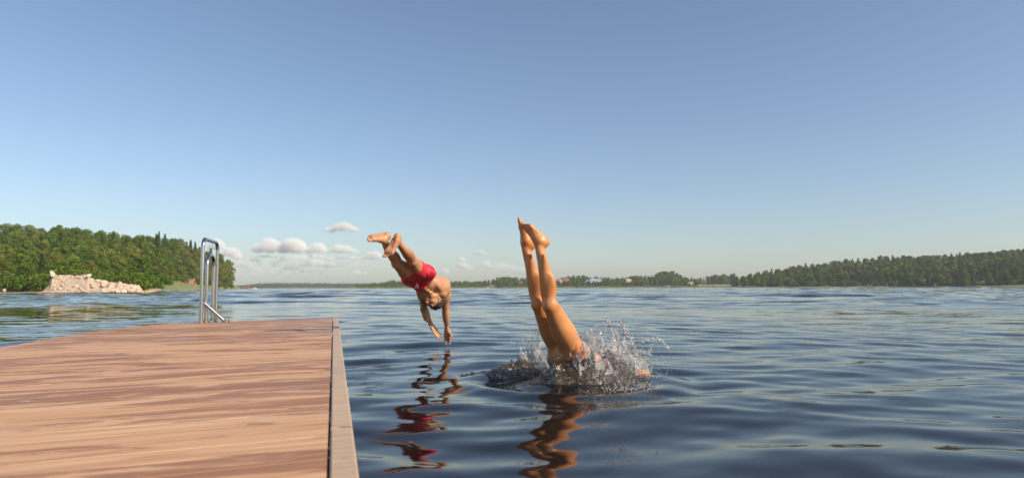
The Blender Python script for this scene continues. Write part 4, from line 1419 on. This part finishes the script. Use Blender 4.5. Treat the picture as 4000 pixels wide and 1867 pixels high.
def put_far(kind, x, y, h, label, group, wide=1.0, cat='tree', z=None):
    z = float(ground_z(x, y)) - 0.1 if z is None else z
    nm = {'leafy_tree': 'hillside_tree' if 'right hill' in label else 'shoreline_tree', 'shore_bush': 'waterside_bush'}.get(kind, kind)
    o = link(nm, rt.choice(FM[kind])); o.location = (x, y, z)
    o.rotation_euler = (0, 0, rt.uniform(0, 6.283)); o.scale = (h * wide, h * wide, h)
    return tag(o, label, cat, group)


XY = lambda px, D: ((px - 2000) / F * D, D)
# --- left headland
for t in np.linspace(0.05, 1.18, 15):
    px = -110 + rt.uniform(0, 40)
    while px < 906:
        S = float(itp(LS, px)); L = float(itp(LLEN, px))
        off = 5.0 if px < 560 else (24.0 if px < 700 else 16.0 if px < 850 else 5.0)
        if 170 < px < 555: off = 9.0
        D = S + off + t * (L - 4) + rt.uniform(-2.5, 2.5)
        x, y = XY(px, D)
        step = 3.9 / D * F * rt.uniform(0.8, 1.25)
        if px > 640: step *= 0.95
        a = float(left_top(px, t)); gz = float(ground_z(x, y))
        top = a * D + CAM_Z
        r_ = rt.random()
        if t > 0.85 and 480 < px < 860 and r_ < 0.55: kind = 'spruce_tree'
        elif t > 0.8 and r_ < 0.25: kind = 'pine_tree'
        elif r_ < 0.30: kind = 'birch_tree'
        elif r_ < 0.36: kind = 'spruce_tree'
        else: kind = 'leafy_tree'
        if px > 700 and r_ > 0.45: kind = 'birch_tree'
        if px > 880: kind = 'birch_tree' if r_ < 0.6 else 'leafy_tree'
        h = max(2.6, top - gz) * rt.uniform(0.88, 1.05)
        if kind == 'spruce_tree': h *= 1.10
        h = min(h, 13)
        lab = {'spruce_tree': 'dark pointed spruce rising from the wooded headland behind the dock', 'pine_tree': 'olive pine with a loose crown on the ridge of the left headland',
               'birch_tree': 'yellow green birch in the dense wood on the left headland', 'leafy_tree': 'round green leafy tree in the dense wood on the left headland'}[kind]
        put(kind, x, y, h, lab, {'spruce_tree': 'spruces on the left headland', 'pine_tree': 'pines on the left headland', 'birch_tree': 'birches on the left headland', 'leafy_tree': 'leafy trees on the left headland'}[kind], wide=rt.uniform(0.95, 1.3) * (1.15 if h < 6 else 0.9))
        px += step
# bushes along the water
for px in list(np.arange(-90, 185, 21)) + list(np.arange(520, 640, 20)) + list(np.arange(835, 915, 13)):
    S = float(itp(LS, px)); x, y = XY(px + rt.uniform(-5, 5), S + (3.5 if px < 500 else 7 if px < 800 else 6) + rt.uniform(0, 2.5))
    put('shore_bush', x, y, rt.uniform(1.3, 2.4), 'low green bush at the water edge of the left headland', 'bushes along the left shore', 1.0, 'bush')
for px in list(np.arange(640, 840, 16)):
    S = float(itp(LS, px)); x, y = XY(px + rt.uniform(-5, 5), S + (19 if px < 720 else 13) + rt.uniform(0, 3))
    put('shore_bush', x, y, rt.uniform(1.5, 2.8), 'leafy bush behind the grass bank beside the small beach cabin', 'bushes behind the grass bank', 1.0, 'bush')
for px in np.arange(190, 540, 17):
    x, y = XY(px + rt.uniform(-5, 5), 78 + 9.5 + rt.uniform(0, 2))
    put('shore_bush', x, y, rt.uniform(1.8, 3.0), 'green bush growing above the pale boulder bank', 'bushes above the boulders', 1.0, 'bush')

# --- right hill
for t in np.linspace(0.0, 1.12, 11):
    px = 2862 + rt.uniform(0, 20)
    while px < 4110:
        S = float(itp(RS, px)); L = float(itp(RLEN, px))
        D = S + 5 + t * L + rt.uniform(-3, 3)
        x, y = XY(px, D)
        a = float(right_top(px, t)); gz = float(ground_z(x, y)); top = a * D + CAM_Z
        r_ = rt.random()
        kind = 'spruce_tree' if r_ < 0.12 else 'pine_tree' if r_ < 0.27 else 'birch_tree' if r_ < 0.42 else 'leafy_tree'
        h = min(15, max(6.0, top - gz) * rt.uniform(0.90, 1.06))
        lab = {'spruce_tree': 'dark spruce in the wood on the right hill', 'pine_tree': 'olive pine in the wood on the right hill',
               'birch_tree': 'yellowish birch in the wood on the right hill', 'leafy_tree': 'dark green leafy tree in the wood on the right hill'}[kind]
        put_far(kind, x, y, h, lab, lab.split(' in ')[0].split(' ', 1)[1] + 's on the right hill', wide=rt.uniform(0.95, 1.3))
        px += 5.4 / D * F * rt.uniform(0.8, 1.25)
for px in np.arange(2960, 4100, 17):
    S = float(itp(RS, px)); x, y = XY(px + rt.uniform(-8, 8), S + 2.5 + rt.uniform(0, 2))
    put_far('shore_bush', x, y, rt.uniform(1.6, 4.2), 'bright green bush at the water edge below the right hill', 'bushes below the right hill', 0.9, 'bush')

# --- middle shore
HOUSE_GAPS = [(2168, 2228, 1096), (2282, 2352, 1097), (2440, 2466, 1099), (2024, 2046, 1104), (2690, 2708, 1105), (1905, 1936, 1122), (1892, 1912, 1123)]
def gap_y(px, w=6):
    for a, b, yy in HOUSE_GAPS:
        if a - w < px < b + w: return yy
    return None
for row, (D0, frac) in enumerate(((588, 0.55), (600, 0.72), (618, 0.85), (690, 1.0), (705, 0.97))):
    px = 1395 + rt.uniform(0, 20)
    while px < 2880:
        w_px = rt.uniform(15, 27)
        D = D0 + rt.uniform(-5, 5); x, y = XY(px, D)
        yt = float(itp(MTOP, px)); a = (yh(px) - yt) / F * frac * rt.uniform(0.88, 1.12)
        g_ = gap_y(px)
        if g_ and D < 660:
            a = min(a, (yh(px) - g_ - 1) / F * 0.98)
        field_ = 2725 < px < 2872
        if field_ and D < 660: px += w_px; continue
        gz = float(ground_z(x, y)); h = a * D + CAM_Z - gz
        if h < 1.2: px += w_px; continue
        r_ = rt.random()
        kind = 'spruce_tree' if (r_ < 0.22 and row >= 3) else 'birch_tree' if r_ < 0.42 else 'leafy_tree'
        if 2540 < px < 2730 and row == 1 and r_ > 0.72: kind = 'rusty_tree'
        lab = {'spruce_tree': 'dark pointed spruce on the far middle shore', 'birch_tree': 'olive birch on the far middle shore', 'leafy_tree': 'green leafy tree on the far middle shore',
               'rusty_tree': 'rusty brown tree among the green ones on the far middle shore'}[kind]
        put_far(kind, x, y, h, lab, lab.split(' on ')[0].split(' among ')[0] + 's on the far middle shore', wide=min(1.7, rt.uniform(1.0, 1.35) * (1.5 if h < 6 else 1.0)))
        px += w_px * (0.8 if row < 3 else 0.7)
for px in list(np.arange(1470, 2725, 26)):
    if 2400 < px < 2500 or 1690 < px < 1760: continue
    x, y = XY(px + rt.uniform(-8, 8), 583 + 8 * math.sin(px * 0.02) + rt.uniform(2, 6))
    if gap_y(px, 4): continue
    put_far('shore_bush', x, y, rt.uniform(1.5, 3.2), 'low round bush at the water edge of the far middle shore', 'bushes on the far middle shore', 1.2, 'bush')
# the one big tree that stands above the others
x, y = XY(2603, 630); put_far('leafy_tree', x, y, (yh(2603) - 1059) / F * 630 - float(ground_z(x, y)) + 0.6, 'broad round tree standing taller than all others on the far middle shore', None, 1.25)

# --- the far blue wood: one mass
pv_ = []; fv_ = []; b_ = 0
rgf = np.random.default_rng(9)
fs_src = [broad(200 + i, 110, 0.34, 0.0, 0.085, 9) for i in range(4)] + [spruce(210, 110, 0.2, 0.0, 0.075)]
for D0 in (1140, 1175, 1215, 1260, 1310):
    px = 885.0
    while px < 1500:
        D = D0 + rgf.normal(0, 8); x, y = XY(px, D)
        yt = np.interp(px, [885, 940, 965, 1010, 1060, 1250, 1350, 1500], [1121, 1118, 1111, 1106, 1103.5, 1104, 1107, 1107])
        u = (D0 - 1140) / 170
        a = (yh(px) - yt) / F * (0.55 + 0.45 * u) * rgf.uniform(0.9, 1.04)
        gz = float(ground_z(x, y)); h = max(3.0, a * D + CAM_Z - gz)
        h = min(h, 12); q, f = fs_src[rgf.integers(0, 5)]
        an = rgf.random() * 6.283; c, s = math.cos(an), math.sin(an); ww = 9.5 if h > 7 else 7
        qq = np.stack([(q[:, 0] * c - q[:, 1] * s) * ww + x, (q[:, 0] * s + q[:, 1] * c) * ww + y, q[:, 2] * h + gz], 1)
        pv_.append(qq); fv_.append(f + b_); b_ += len(q)
        px += 7.5 * rgf.uniform(0.7, 1.3)
me = mesh_np('far wood', np.concatenate(pv_), np.concatenate(fv_), [FARL], smooth=False)
tag(link('far_forest', me), 'distant bluish wood covering the low far shore', 'forest', kind='stuff')
# reeds along the far banks
pr = []; nr = []
for px in np.arange(1060, 2860, 1.2):
    D = (1128 if px < 1400 else 573 + 8 * math.sin(px * 0.02)) + rgf.uniform(0, 5); x, y = XY(px, D)
    for k in range(3): pr.append((x + rgf.normal(0, .5), y + rgf.normal(0, 1.0), 0.25 + rgf.random() * (0.9 if px > 1400 else 1.6))); nr.append((rgf.normal(0, .3), -1, 0.4))
REED = leaf_mat('reeds', [(0.16, 0.19, 0.05), (0.24, 0.24, 0.08)], 0.2)
q, f = leaves(np.array(pr), np.array(nr, float), 0.38, rgf, 0.3)
tag(link('reed_belt', mesh_np('reeds', q, f, [REED], smooth=False)), 'pale green belt of reeds along the far waterline', 'reeds', kind='stuff')
# ------------------------------------------------------------------ boulders on the left shore
def rock_mat(name, a, b):
    m, nt, out = new_mat(name)
    v = pos(nt); oi = nt.nodes.new('ShaderNodeObjectInfo').outputs['Random']
    n1 = noise_(nt, v, 1.6, 6.0, 0.65); n2 = noise_(nt, v, 9.0, 4.0)
    c = mixc(nt, math_(nt, 'ADD', math_(nt, 'MULTIPLY', oi, 0.6), math_(nt, 'MULTIPLY', n1, 0.5)), a, b)
    c = mixc(nt, ramp(nt, n2, [(0.5, 0.0), (0.7, 0.6)]), c, tuple(x * 0.45 for x in a))
    bs = nd(nt, 'ShaderNodeBsdfPrincipled', None, Base_Color=c, Roughness=0.9)
    bp = nd(nt, 'ShaderNodeBump', None, Height=n1, Strength=0.6, Distance=0.15)
    nt.links.new(bp.outputs[0], bs.inputs['Normal']); nt.links.new(bs.outputs[0], out.inputs[0]); return m


ROCK = rock_mat('pale stone', (0.48, 0.35, 0.24), (0.72, 0.59, 0.45))
def rock_me(seed, fl=0.75):
    rg = np.random.default_rng(seed); bm = bmesh.new()
    for p in rg.normal(size=(22, 3)):
        p = p / np.linalg.norm(p) * rg.uniform(0.75, 1.0); bm.verts.new((p[0], p[1] * 0.85, p[2] * fl))
    bmesh.ops.convex_hull(bm, input=bm.verts[:])
    bmesh.ops.bevel(bm, geom=bm.edges[:], offset=0.05, segments=1, affect='EDGES')
    me = bpy.data.meshes.new('boulder'); bm.to_mesh(me); bm.free(); me.materials.append(ROCK); return me
RK = [rock_me(300 + i, 0.6 + 0.08 * (i % 4)) for i in range(7)]
rb = random.Random(12)
def rock(x, y, z, s, label, group):
    o = link('boulder', rb.choice(RK)); o.location = (x, y, z); o.rotation_euler = (rb.uniform(-.6, .6), rb.uniform(-.6, .6), rb.uniform(0, 6.28)); o.scale = (s, s * rb.uniform(.7, 1), s * rb.uniform(.7, 1.1))
    return tag(o, label, 'boulder', group)

def bank_h(px):
    return np.interp(px, [170, 190, 205, 215, 300, 345, 355, 380, 470, 520, 560], [0.3, 1.2, 2.25, 2.0, 1.9, 2.1, 1.5, 1.25, 1.0, 0.7, 0.2])
# the rough bank itself
gp = np.linspace(168, 560, 190); gd = np.linspace(0, 9.5, 46)
vs = []
for d in gd:
    for px in gp:
        D = 79.5 + d; x = (px - 2000) / F * D
        nz = MN.turbulence(Vector((x * 1.1, d * 1.3, 2.0)), 4, True) - 0.35
        cell = MN.cell(Vector((x * 1.5, d * 1.6, 0)))
        h = bank_h(px) * float(sm(0.6, 4.6, d)) * (1.0 + 0.25 * nz) + 0.16 * cell * float(sm(0.5, 1.5, d))
        g = float(ground_z(x, D))
        vs.append((x, D + 0.25 * nz, max(g - 0.1, 0.15 + h)))
idx = np.arange(len(vs)).reshape(len(gd), len(gp))
fc = np.stack([idx[:-1, :-1], idx[:-1, 1:], idx[1:, 1:], idx[1:, :-1]], -1).reshape(-1, 4)
tag(link('rock_bank', mesh_np('rock bank', np.array(vs), fc, [ROCK], smooth=False)), 'broken pale rock bank above the narrow sandy strip on the left shore', 'rock bank')
for i in range(125):
    px = rb.uniform(186, 552); d = rb.uniform(0.8, 5.0)
    D = 79.5 + d; x = (px - 2000) / F * D
    big = px > 345
    s = rb.uniform(0.28, 0.62) if big else rb.uniform(0.16, 0.36)
    z = 0.15 + float(bank_h(px)) * float(sm(0.6, 4.6, d)) + 0.1 * s
    rock(x, D, z, s, 'pale angular boulder in the heap on the left shore' if big else 'small tan stone on the face of the pale rock bank', 'boulders heaped on the left shore' if big else 'stones on the rock bank')
for px, yy, s, lab in ((207, 1072, .62, 'tall pointed tan rock at the left top of the rock bank'), (346, 1078, .42, 'pointed pinkish rock at the right top of the rock bank'), (538, 1128, .50, 'bright white boulder at the right end of the boulder heap'),
                       (182, 1112, .30, 'small white boulder on the left foot of the rock bank'), (15, 1134, .40, 'flat grey white stone under bushes at the far left waterline')):
    p = P(px, yy, 83.0); o = rock(p.x, p.y, p.z, s, lab, None)
    o.scale.z *= 1.5 if yy < 1080 else 0.9
x, y = XY(2610, 578); rock(x, y, 0.5, 1.3, 'pale round boulder standing alone at the far middle waterline', None)

# ------------------------------------------------------------------ huts, houses, pier
PAL = {n: simple_mat(n, c, 0.7, 0.12, 2.0) for n, c in dict(white_paint=(.78, .76, .72), red_paint=(.50, .05, .035), red_roof=(.38, .11, .10), blue_roof=(.07, .27, .62), light_blue=(.25, .47, .66),
       yellow_wall=(.82, .66, .34), brown_roof=(.24, .13, .09), brown_wall=(.30, .19, .12), grey_roof=(.36, .33, .33), pink_wall=(.62, .42, .36), dark_glass=(.03, .04, .05), pier_wood=(.22, .16, .12), cream_wall=(.72, .68, .60), teal_roof=(.30, .46, .52)).items()}


def house(name, px, D, z, w, d, h, rh, wall, roof, label, hip=0.0, rot=0.0, nwin=2, door=True, over=0.35, chimney=False):
    x, y = XY(px, D)
    o = empty(name, (x, y, z), rot)
    tag(o, label, 'house' if 'house' in name else 'hut')
    m = MB()
    m.box((-w / 2, -d / 2, -1.0), (w / 2, d / 2, h))
    gb = (w / 2) * 1.0
    if hip < 0:      # gable faces the water
        m.add([(-w / 2, -d / 2, h), (w / 2, -d / 2, h), (0, -d / 2, h + rh * 0.94)], [(0, 1, 2)])
        m.add([(-w / 2, d / 2, h), (w / 2, d / 2, h), (0, d / 2, h + rh * 0.94)], [(2, 1, 0)])
    m.build('wall', PAL[wall], o)
    r = MB(); e = over; t = 0.14
    if hip < 0:
        for s in (-1, 1):
            a = (s * (w / 2 + e), h - rh * e / (w / 2)); b = (0, h + rh)
            vs = [(a[0], -d / 2 - e, a[1]), (b[0], -d / 2 - e, b[1]), (b[0], d / 2 + e, b[1]), (a[0], d / 2 + e, a[1])]
            vs = vs + [(p[0], p[1], p[2] + t) for p in vs]
            r.add(vs, [(3, 2, 1, 0), (4, 5, 6, 7), (0, 1, 5, 4), (1, 2, 6, 5), (2, 3, 7, 6), (3, 0, 4, 7)] if s < 0 else [(0, 1, 2, 3), (7, 6, 5, 4), (4, 5, 1, 0), (5, 6, 2, 1), (6, 7, 3, 2), (7, 4, 0, 3)])
    else:
        x0 = w / 2 + e; y0 = d / 2 + e; xr = x0 * (1 - hip)
        r.add([(-x0, -y0, h - .05), (x0, -y0, h - .05), (x0, y0, h - .05), (-x0, y0, h - .05), (-xr, 0, h + rh), (xr, 0, h + rh)],
              [(3, 2, 1, 0), (0, 1, 5, 4), (2, 3, 4, 5), (1, 2, 5), (3, 0, 4)])
    ro = r.build('roof', PAL[roof], o)
    if chimney:
        c = MB(); c.box((w * .18, -.25, h + rh * .4), (w * .18 + .5, .25, h + rh + .7)); c.build('chimney', PAL['cream_wall'], ro)
    for i in range(nwin):
        cx = -w / 2 + w * (i + 0.6) / (nwin + (0.9 if door else 0.2)); ww = min(0.9, w * .16); wh = h * .38; zb = h * .38
        f = MB(); f.box((cx - ww / 2, -d / 2 - .05, zb), (cx + ww / 2, -d / 2 - .002, zb + wh))
        wo = f.build('window', PAL['white_paint'], o)
        g = MB()
        for q in (0, 1):
            g.box((cx - ww / 2 + .07 + q * (ww / 2 - .03), -d / 2 - .065, zb + .07), (cx - .03 + q * (ww / 2 - .04), -d / 2 - .052, zb + wh - .07))
        g.build('pane', PAL['dark_glass'], wo)
    if door:
        g = MB(); g.box((w / 2 - w * .24, -d / 2 - .06, -0.2), (w / 2 - w * .08, -d / 2 - .003, h * .78)); g.build('door', PAL['brown_wall'], o)
    return o


gz_ = lambda px, D: float(ground_z(*XY(px, D)))
house('gable_house', 2190, 662, gz_(2190, 662) + .8, 5.6, 6, 1.6, 2.6, 'pink_wall', 'grey_roof', 'house with a pale triangular gable front, left of the red roofed house', -1, nwin=2, door=False, over=.5)
house('red_roof_house', 2211, 668, gz_(2211, 668) + .8, 5.4, 5, 1.7, 1.7, 'red_paint', 'red_roof', 'house with a pinkish red roof and red walls beside the gabled house', .12, nwin=2, door=False, chimney=True)
house('blue_house', 2292, 660, gz_(2292, 660) + .4, 3.2, 4, 2.6, .5, 'blue_roof', 'blue_roof', 'small bright blue building left of the long pale blue roof', .05, nwin=1, door=False, over=.1)
house('long_house', 2318, 672, gz_(2318, 672) + .8, 8.5, 5, 1.6, 1.5, 'cream_wall', 'teal_roof', 'long low house with a pale teal blue roof half hidden by spruces', .2, nwin=3, door=False)
house('hip_roof_house', 2340, 680, gz_(2340, 680) + 1.6, 3.2, 3.2, 1.7, 2.2, 'white_paint', 'blue_roof', 'white house with a pointed blue roof, tallest of the blue ones', .95, nwin=1, door=False)
house('yellow_house', 2454, 656, gz_(2454, 656) + .8, 4.4, 4, 1.5, 1.0, 'yellow_wall', 'yellow_wall', 'small cream yellow house among the trees right of the blue roofs', .2, nwin=1, door=False)
house('white_cottage', 2700, 664, gz_(2700, 664) + .1, 1.9, 2.5, .9, .5, 'white_paint', 'grey_roof', 'tiny white cottage left of the straw coloured field', .2, nwin=1, door=False)
house('brown_house', 2036, 664, gz_(2036, 664) + .9, 3.6, 4, 1.2, 1.4, 'brown_wall', 'brown_roof', 'brown roofed house among dark trees left of the bare legs', .2, nwin=1, door=False)
house('beach_hut', 1921, 582, .7, 4.0, 3, 1.0, .9, 'cream_wall', 'brown_roof', 'low hut with a brown roof right at the far waterline', .2, nwin=2)
house('white_cottage', 1862, 600, gz_(1862, 600) + .4, 2.4, 3, 1.3, .7, 'white_paint', 'grey_roof', 'pale little cottage between dark trees left of the brown roofed hut', .2, nwin=1, door=False)

# small red and white beach cabin on the grass bank
x, y = XY(749.5, 192); gz = float(ground_z(x, y))
cab = empty('beach_cabin', (x, y, gz), R(-8)); tag(cab, 'small red and white wooden beach cabin on the grass bank beside the ladder', 'cabin')
m = MB(); m.box((-.68, -.5, 0), (.68, .5, 1.35)); m.build('wall', PAL['red_paint'], cab)
m = MB(); m.box((-.82, -.62, 1.353), (.82, .62, 1.46)); m.build('roof', PAL['white_paint'], cab)
for xx in (-.72, -.22, .28, .72):
    m = MB(); m.box((xx - .055, -.56, 0), (xx + .055, -.503, 1.35)); m.build('post', PAL['white_paint'], cab)
m = MB(); m.box((.0, -.53, 0.02), (.2, -.502, 1.15)); m.build('door', PAL['cream_wall'], cab)
x, y = XY(725.5, 190); b = MB(); b.tube([(0, 0, 0), (0, 0, .12), (0, 0, .55), (0, 0, .60)], [.22, .30, .36, .38], 14); b.tube([(0, 0, .60), (0, 0, .68)], [.38, .2], 14)
bo = b.build('bin', PAL['red_paint'], None, True); bo.location = (x, y, float(ground_z(x, y))); tag(bo, 'small red bin on the bank left of the beach cabin', 'bin')
x, y = XY(767, 190); b = MB(); b.tube([(0, 0, 0), (0, 0, 1.3)], .035, 8); b.tube([(0, 0, 1.3), (0, 0, 1.36)], [.06, .02], 8)
bo = b.build('post', PAL['cream_wall'], None, True); bo.location = (x, y, float(ground_z(x, y))); bo.name = 'marker_post'; tag(bo, 'thin grey post standing right of the beach cabin', 'post')
x, y = XY(872, 262); b = MB(); b.tube([(0, 0, -.2), (0, 0, .75)], .12, 10); b.tube([(0, 0, .75), (0, 0, .95)], [.16, .06], 10)
bo = b.build('mooring_post', PAL['cream_wall'], None, True); bo.location = (x, y, .25); tag(bo, 'short pale post on the low tip of the headland', 'post')
# white and blue sign among the bushes behind the boulders
p = P(519, 1107, 88.5); sg = empty('notice_sign', (p.x, p.y, p.z)); tag(sg, 'slim white and pale blue sign between the bushes above the boulders', 'sign')
m = MB(); m.tube([(0, 0, -1.6), (0, 0, 0.0)], .03, 8); m.build('post', PAL['white_paint'], sg)
m = MB(); m.box((-.20, -.03, -0.05), (.08, .03, .30)); m.build('lower_board', PAL['white_paint'], sg)
m = MB(); m.box((-.02, -.03, .33), (.30, .03, .72)); m.build('upper_board', PAL['light_blue'], sg)

# pier, hut and cabin boat off the headland
x0, y0 = XY(903, 302); x1, y1 = XY(976, 302)
pier = empty('pier', (x0, y0, 0)); tag(pier, 'low dark pier reaching out from the tip of the headland', 'pier')
m = MB(); m.box((0, -.7, .48), (x1 - x0, .7, .58)); m.build('deck', PAL['pier_wood'], pier)
for i in range(6):
    q = (x1 - x0) * (i + .3) / 6; m = MB(); m.tube([(q, -.6, -1.2), (q, -.6, .478)], .09, 8); m.build('pile', PAL['pier_wood'], pier)
m = MB(); m.box((0, .6, 1.25), (x1 - x0, .66, 1.33)); [m.box(((x1 - x0) * i / 6 + .1, .6, .58), ((x1 - x0) * i / 6 + .17, .66, 1.25)) for i in range(6)]; m.build('railing', PAL['pier_wood'], pier)
house('pier_hut', 969, 304, .585, 1.3, 1.1, .55, .5, 'brown_wall', 'red_roof', 'little hut with a reddish roof on the end of the pier', .2, nwin=1, door=False, over=.12)
x, y = XY(998, 303)
bt = empty('cabin_boat', (x, y, 0), R(8)); tag(bt, 'small white cabin boat lying just off the end of the pier', 'boat')
m = MB()
prof = [(-.95, .30), (-.9, .34), (-.3, .42), (.4, .36), (.95, .04)]
vs = []
for xx, hw in prof: vs += [(xx, -hw, .42), (xx, hw, .42), (xx, -hw * .6, -.12), (xx, hw * .6, -.12)]
fs_ = []
for i in range(len(prof) - 1):
    a = i * 4; b = a + 4; fs_ += [(a, b, b + 1, a + 1), (a + 2, a + 3, b + 3, b + 2), (a, a + 2, b + 2, b), (a + 1, b + 1, b + 3, a + 3)]
fs_ += [(0, 1, 3, 2), (16, 18, 19, 17)]
m.add(vs, fs_); m.build('hull', PAL['white_paint'], bt)
m = MB(); m.box((-.45, -.26, .423), (.30, .26, .88)); m.build('cabin', PAL['white_paint'], bt)
m = MB(); m.box((-.35, -.272, .58), (.20, -.262, .78)); m.build('window', PAL['dark_glass'], bt)
x, y = XY(1903, 574)
bt = empty('rowing_boat', (x, y, 0), R(12)); tag(bt, 'white boat at the waterline left of the brown roofed hut', 'boat')
m = MB(); m.add([(v[0] * 1.7, v[1] * 1.7, v[2] * 1.2) for v in vs], fs_); m.build('hull', PAL['white_paint'], bt)
m = MB(); m.box((-.3, -.5, .51), (.1, .5, .56)); m.build('seat', PAL['pier_wood'], bt)

# ------------------------------------------------------------------ clouds: closed bodies of thin vapour
def vapour(name, dens):
    m, nt, out = new_mat(name)
    v = nd(nt, 'ShaderNodeVolumePrincipled', None)
    v.inputs['Color'].default_value = (1.0, 0.985, 0.97, 1); v.inputs['Density'].default_value = dens; v.inputs['Anisotropy'].default_value = -0.30
    nt.links.new(v.outputs[0], out.inputs['Volume']); return m


VAP = [vapour('cloud vapour', 0.015), vapour('faint cloud vapour', 0.020), vapour('veil vapour', 0.0045), vapour('fringe vapour', 0.006)]
DC = 6000.0
big = [((1338, 887, 136, 40), 'lone flat cloud floating highest above the others'), ((1048, 957, 136, 64), 'broad domed cloud, leftmost of the two largest puffy ones'), ((1146, 958, 124, 66), 'tall domed cloud in the middle of the cloud bank'),
       ((1238, 968, 88, 46), 'square topped cloud between the two domed ones'), ((1337, 970, 122, 40), 'low wide domed cloud at the right of the cloud bank'), ((906, 984, 84, 40), 'small puffy cloud just right of the wooded headland'),
       ((1462, 996, 88, 36), 'cloud just behind the feet of the diving man'), ((848, 955, 80, 50), 'cloud seen through the ladder handrail')]
small = [(1038, 1000, 90, 12), (1228, 1003, 172, 16), (1360, 1005, 124, 16), (986, 1015, 92, 15), (1103, 1013, 28, 18), (1245, 1027, 150, 26), (922, 1031, 44, 16), (987, 1046, 44, 14), (1135, 1043, 56, 20), (1401, 1033, 52, 18),
         (1452, 1036, 36, 12), (1874, 986, 56, 15), (1802, 1012, 44, 14), (1803, 1034, 40, 17), (1896, 1030, 44, 22), (1734, 1059, 40, 16), (1829, 1047, 26, 10), (1990, 1050, 30, 12), (2037, 1055, 32, 14), (1400, 1065, 90, 12), (1190, 1060, 150, 12), (930, 1005, 60, 14)]
def cloud(px, py, w, h, seed, mat, label, group):
    rc = np.random.default_rng(seed); s = DC / F
    W = w * s; Hh = h * s; hh = max(W, Hh) / 96
    c = P(px, py, DC)
    f_ = Field((-W * .70, -W * .34, -Hh * .62), (W * .70, W * .34, Hh * .80), hh, W)
    n = 26
    for i in range(n):
        u = rc.uniform(-1, 1); prof = (1 - abs(u) ** 1.8)
        r = min(Hh, W * .5) * rc.uniform(.20, .40) * (0.45 + 0.55 * prof)
        x = u * (W * .5 - r); z = -Hh * .45 + r * .8 + rc.random() * max(0, Hh * .92 * prof - 1.7 * r)
        f_.ell((x, rc.normal(0, W * .06), z), (r * 1.5, r * 1.3, r), ((1, 0, 0), (0, 1, 0), (0, 0, 1)), r * .4)
    g = np.meshgrid(*[f_.lo[k] + f_.h * np.arange(f_.n[k]) for k in range(3)], indexing='ij')
    k_ = 6.283 / (W * .10)
    X, Y_, Z_ = g; Hn = min(Hh, W * .3)
    dz = np.sin(k_ * X + 1.3 * np.sin(k_ * .7 * Z_)) * np.sin(k_ * 1.1 * Z_ + 1.1 * np.sin(k_ * .8 * X)) + .5 * np.sin(k_ * 2.3 * X + 2 * np.sin(k_ * Z_)) * np.sin(k_ * 2.1 * Z_ + seed) + .4 * np.sin(k_ * 1.7 * Y_ + k_ * X)
    f_.d = (f_.d + dz * Hn * .040).astype(np.float32)
    k2 = k_ * 3.1
    dz2 = np.sin(k2 * X + 2.0 * np.sin(k_ * 1.3 * Z_ + seed)) * np.sin(k2 * 1.2 * Z_ + 1.7 * np.sin(k_ * X)) + .6 * np.sin(k2 * 2.1 * X + 2 * np.sin(k2 * .6 * Z_)) * np.sin(k2 * 1.9 * Z_ + 1.3 * np.sin(k2 * .7 * X + seed))
    f_.d = (f_.d + dz2 * Hn * .030).astype(np.float32)
    base = -Hh * .42
    f_.d = np.maximum(f_.d, (base - Z_) * .8 + Hh * .06 * np.sin(k_ * .6 * X + 2 * np.sin(k_ * .3 * X + seed)) + Hh * .03 * dz).astype(np.float32)
    o = link('cloud', f_.mesh('cloud', [mat], (0, 0, 0), 1)); o.location = c
    if mat is VAP[0]:                        # ragged thin fringe round the dense core
        f_.d = (f_.d - Hn * .085 + dz2 * Hn * .055).astype(np.float32)
        link('fringe', f_.mesh('fringe', [VAP[3]], (0, 0, 0), 1), o)
    return tag(o, label, 'cloud', group)
for i, (a, lab) in enumerate(big): cloud(*a, 400 + i, VAP[0], lab, 'bank of cumulus clouds')
for i, a in enumerate(small): cloud(a[0], a[1], a[2] * 1.25, a[3] * 1.5, 500 + i, VAP[1], 'small faint cloud low in the hazy sky above the far shore', 'faint low clouds')

veils = [((1140, 1020, 560, 62), 'wide pale veil of cloud spread below the puffy clouds'), ((1060, 1062, 420, 34), 'thin pale veil just above the far wood'), ((1900, 1040, 420, 46), 'very faint pale veil between the two divers')]
for i, (a, lab) in enumerate(veils): cloud(*a, 600 + i, VAP[2], lab, None)

# ------------------------------------------------------------------ summer haze
hz = MB(); hz.box((-1800, -1800, -8.0), (1800, 1800, 60.0))
m, nt, out = new_mat('haze')
v = nd(nt, 'ShaderNodeVolumePrincipled', None)
v.inputs['Color'].default_value = (0.90, 0.95, 1.0, 1); v.inputs['Density'].default_value = 0.00022; v.inputs['Anisotropy'].default_value = 0.0
nt.links.new(v.outputs[0], out.inputs['Volume'])
tag(hz.build('haze', m), 'thin pale haze over the lake', 'haze', kind='stuff')
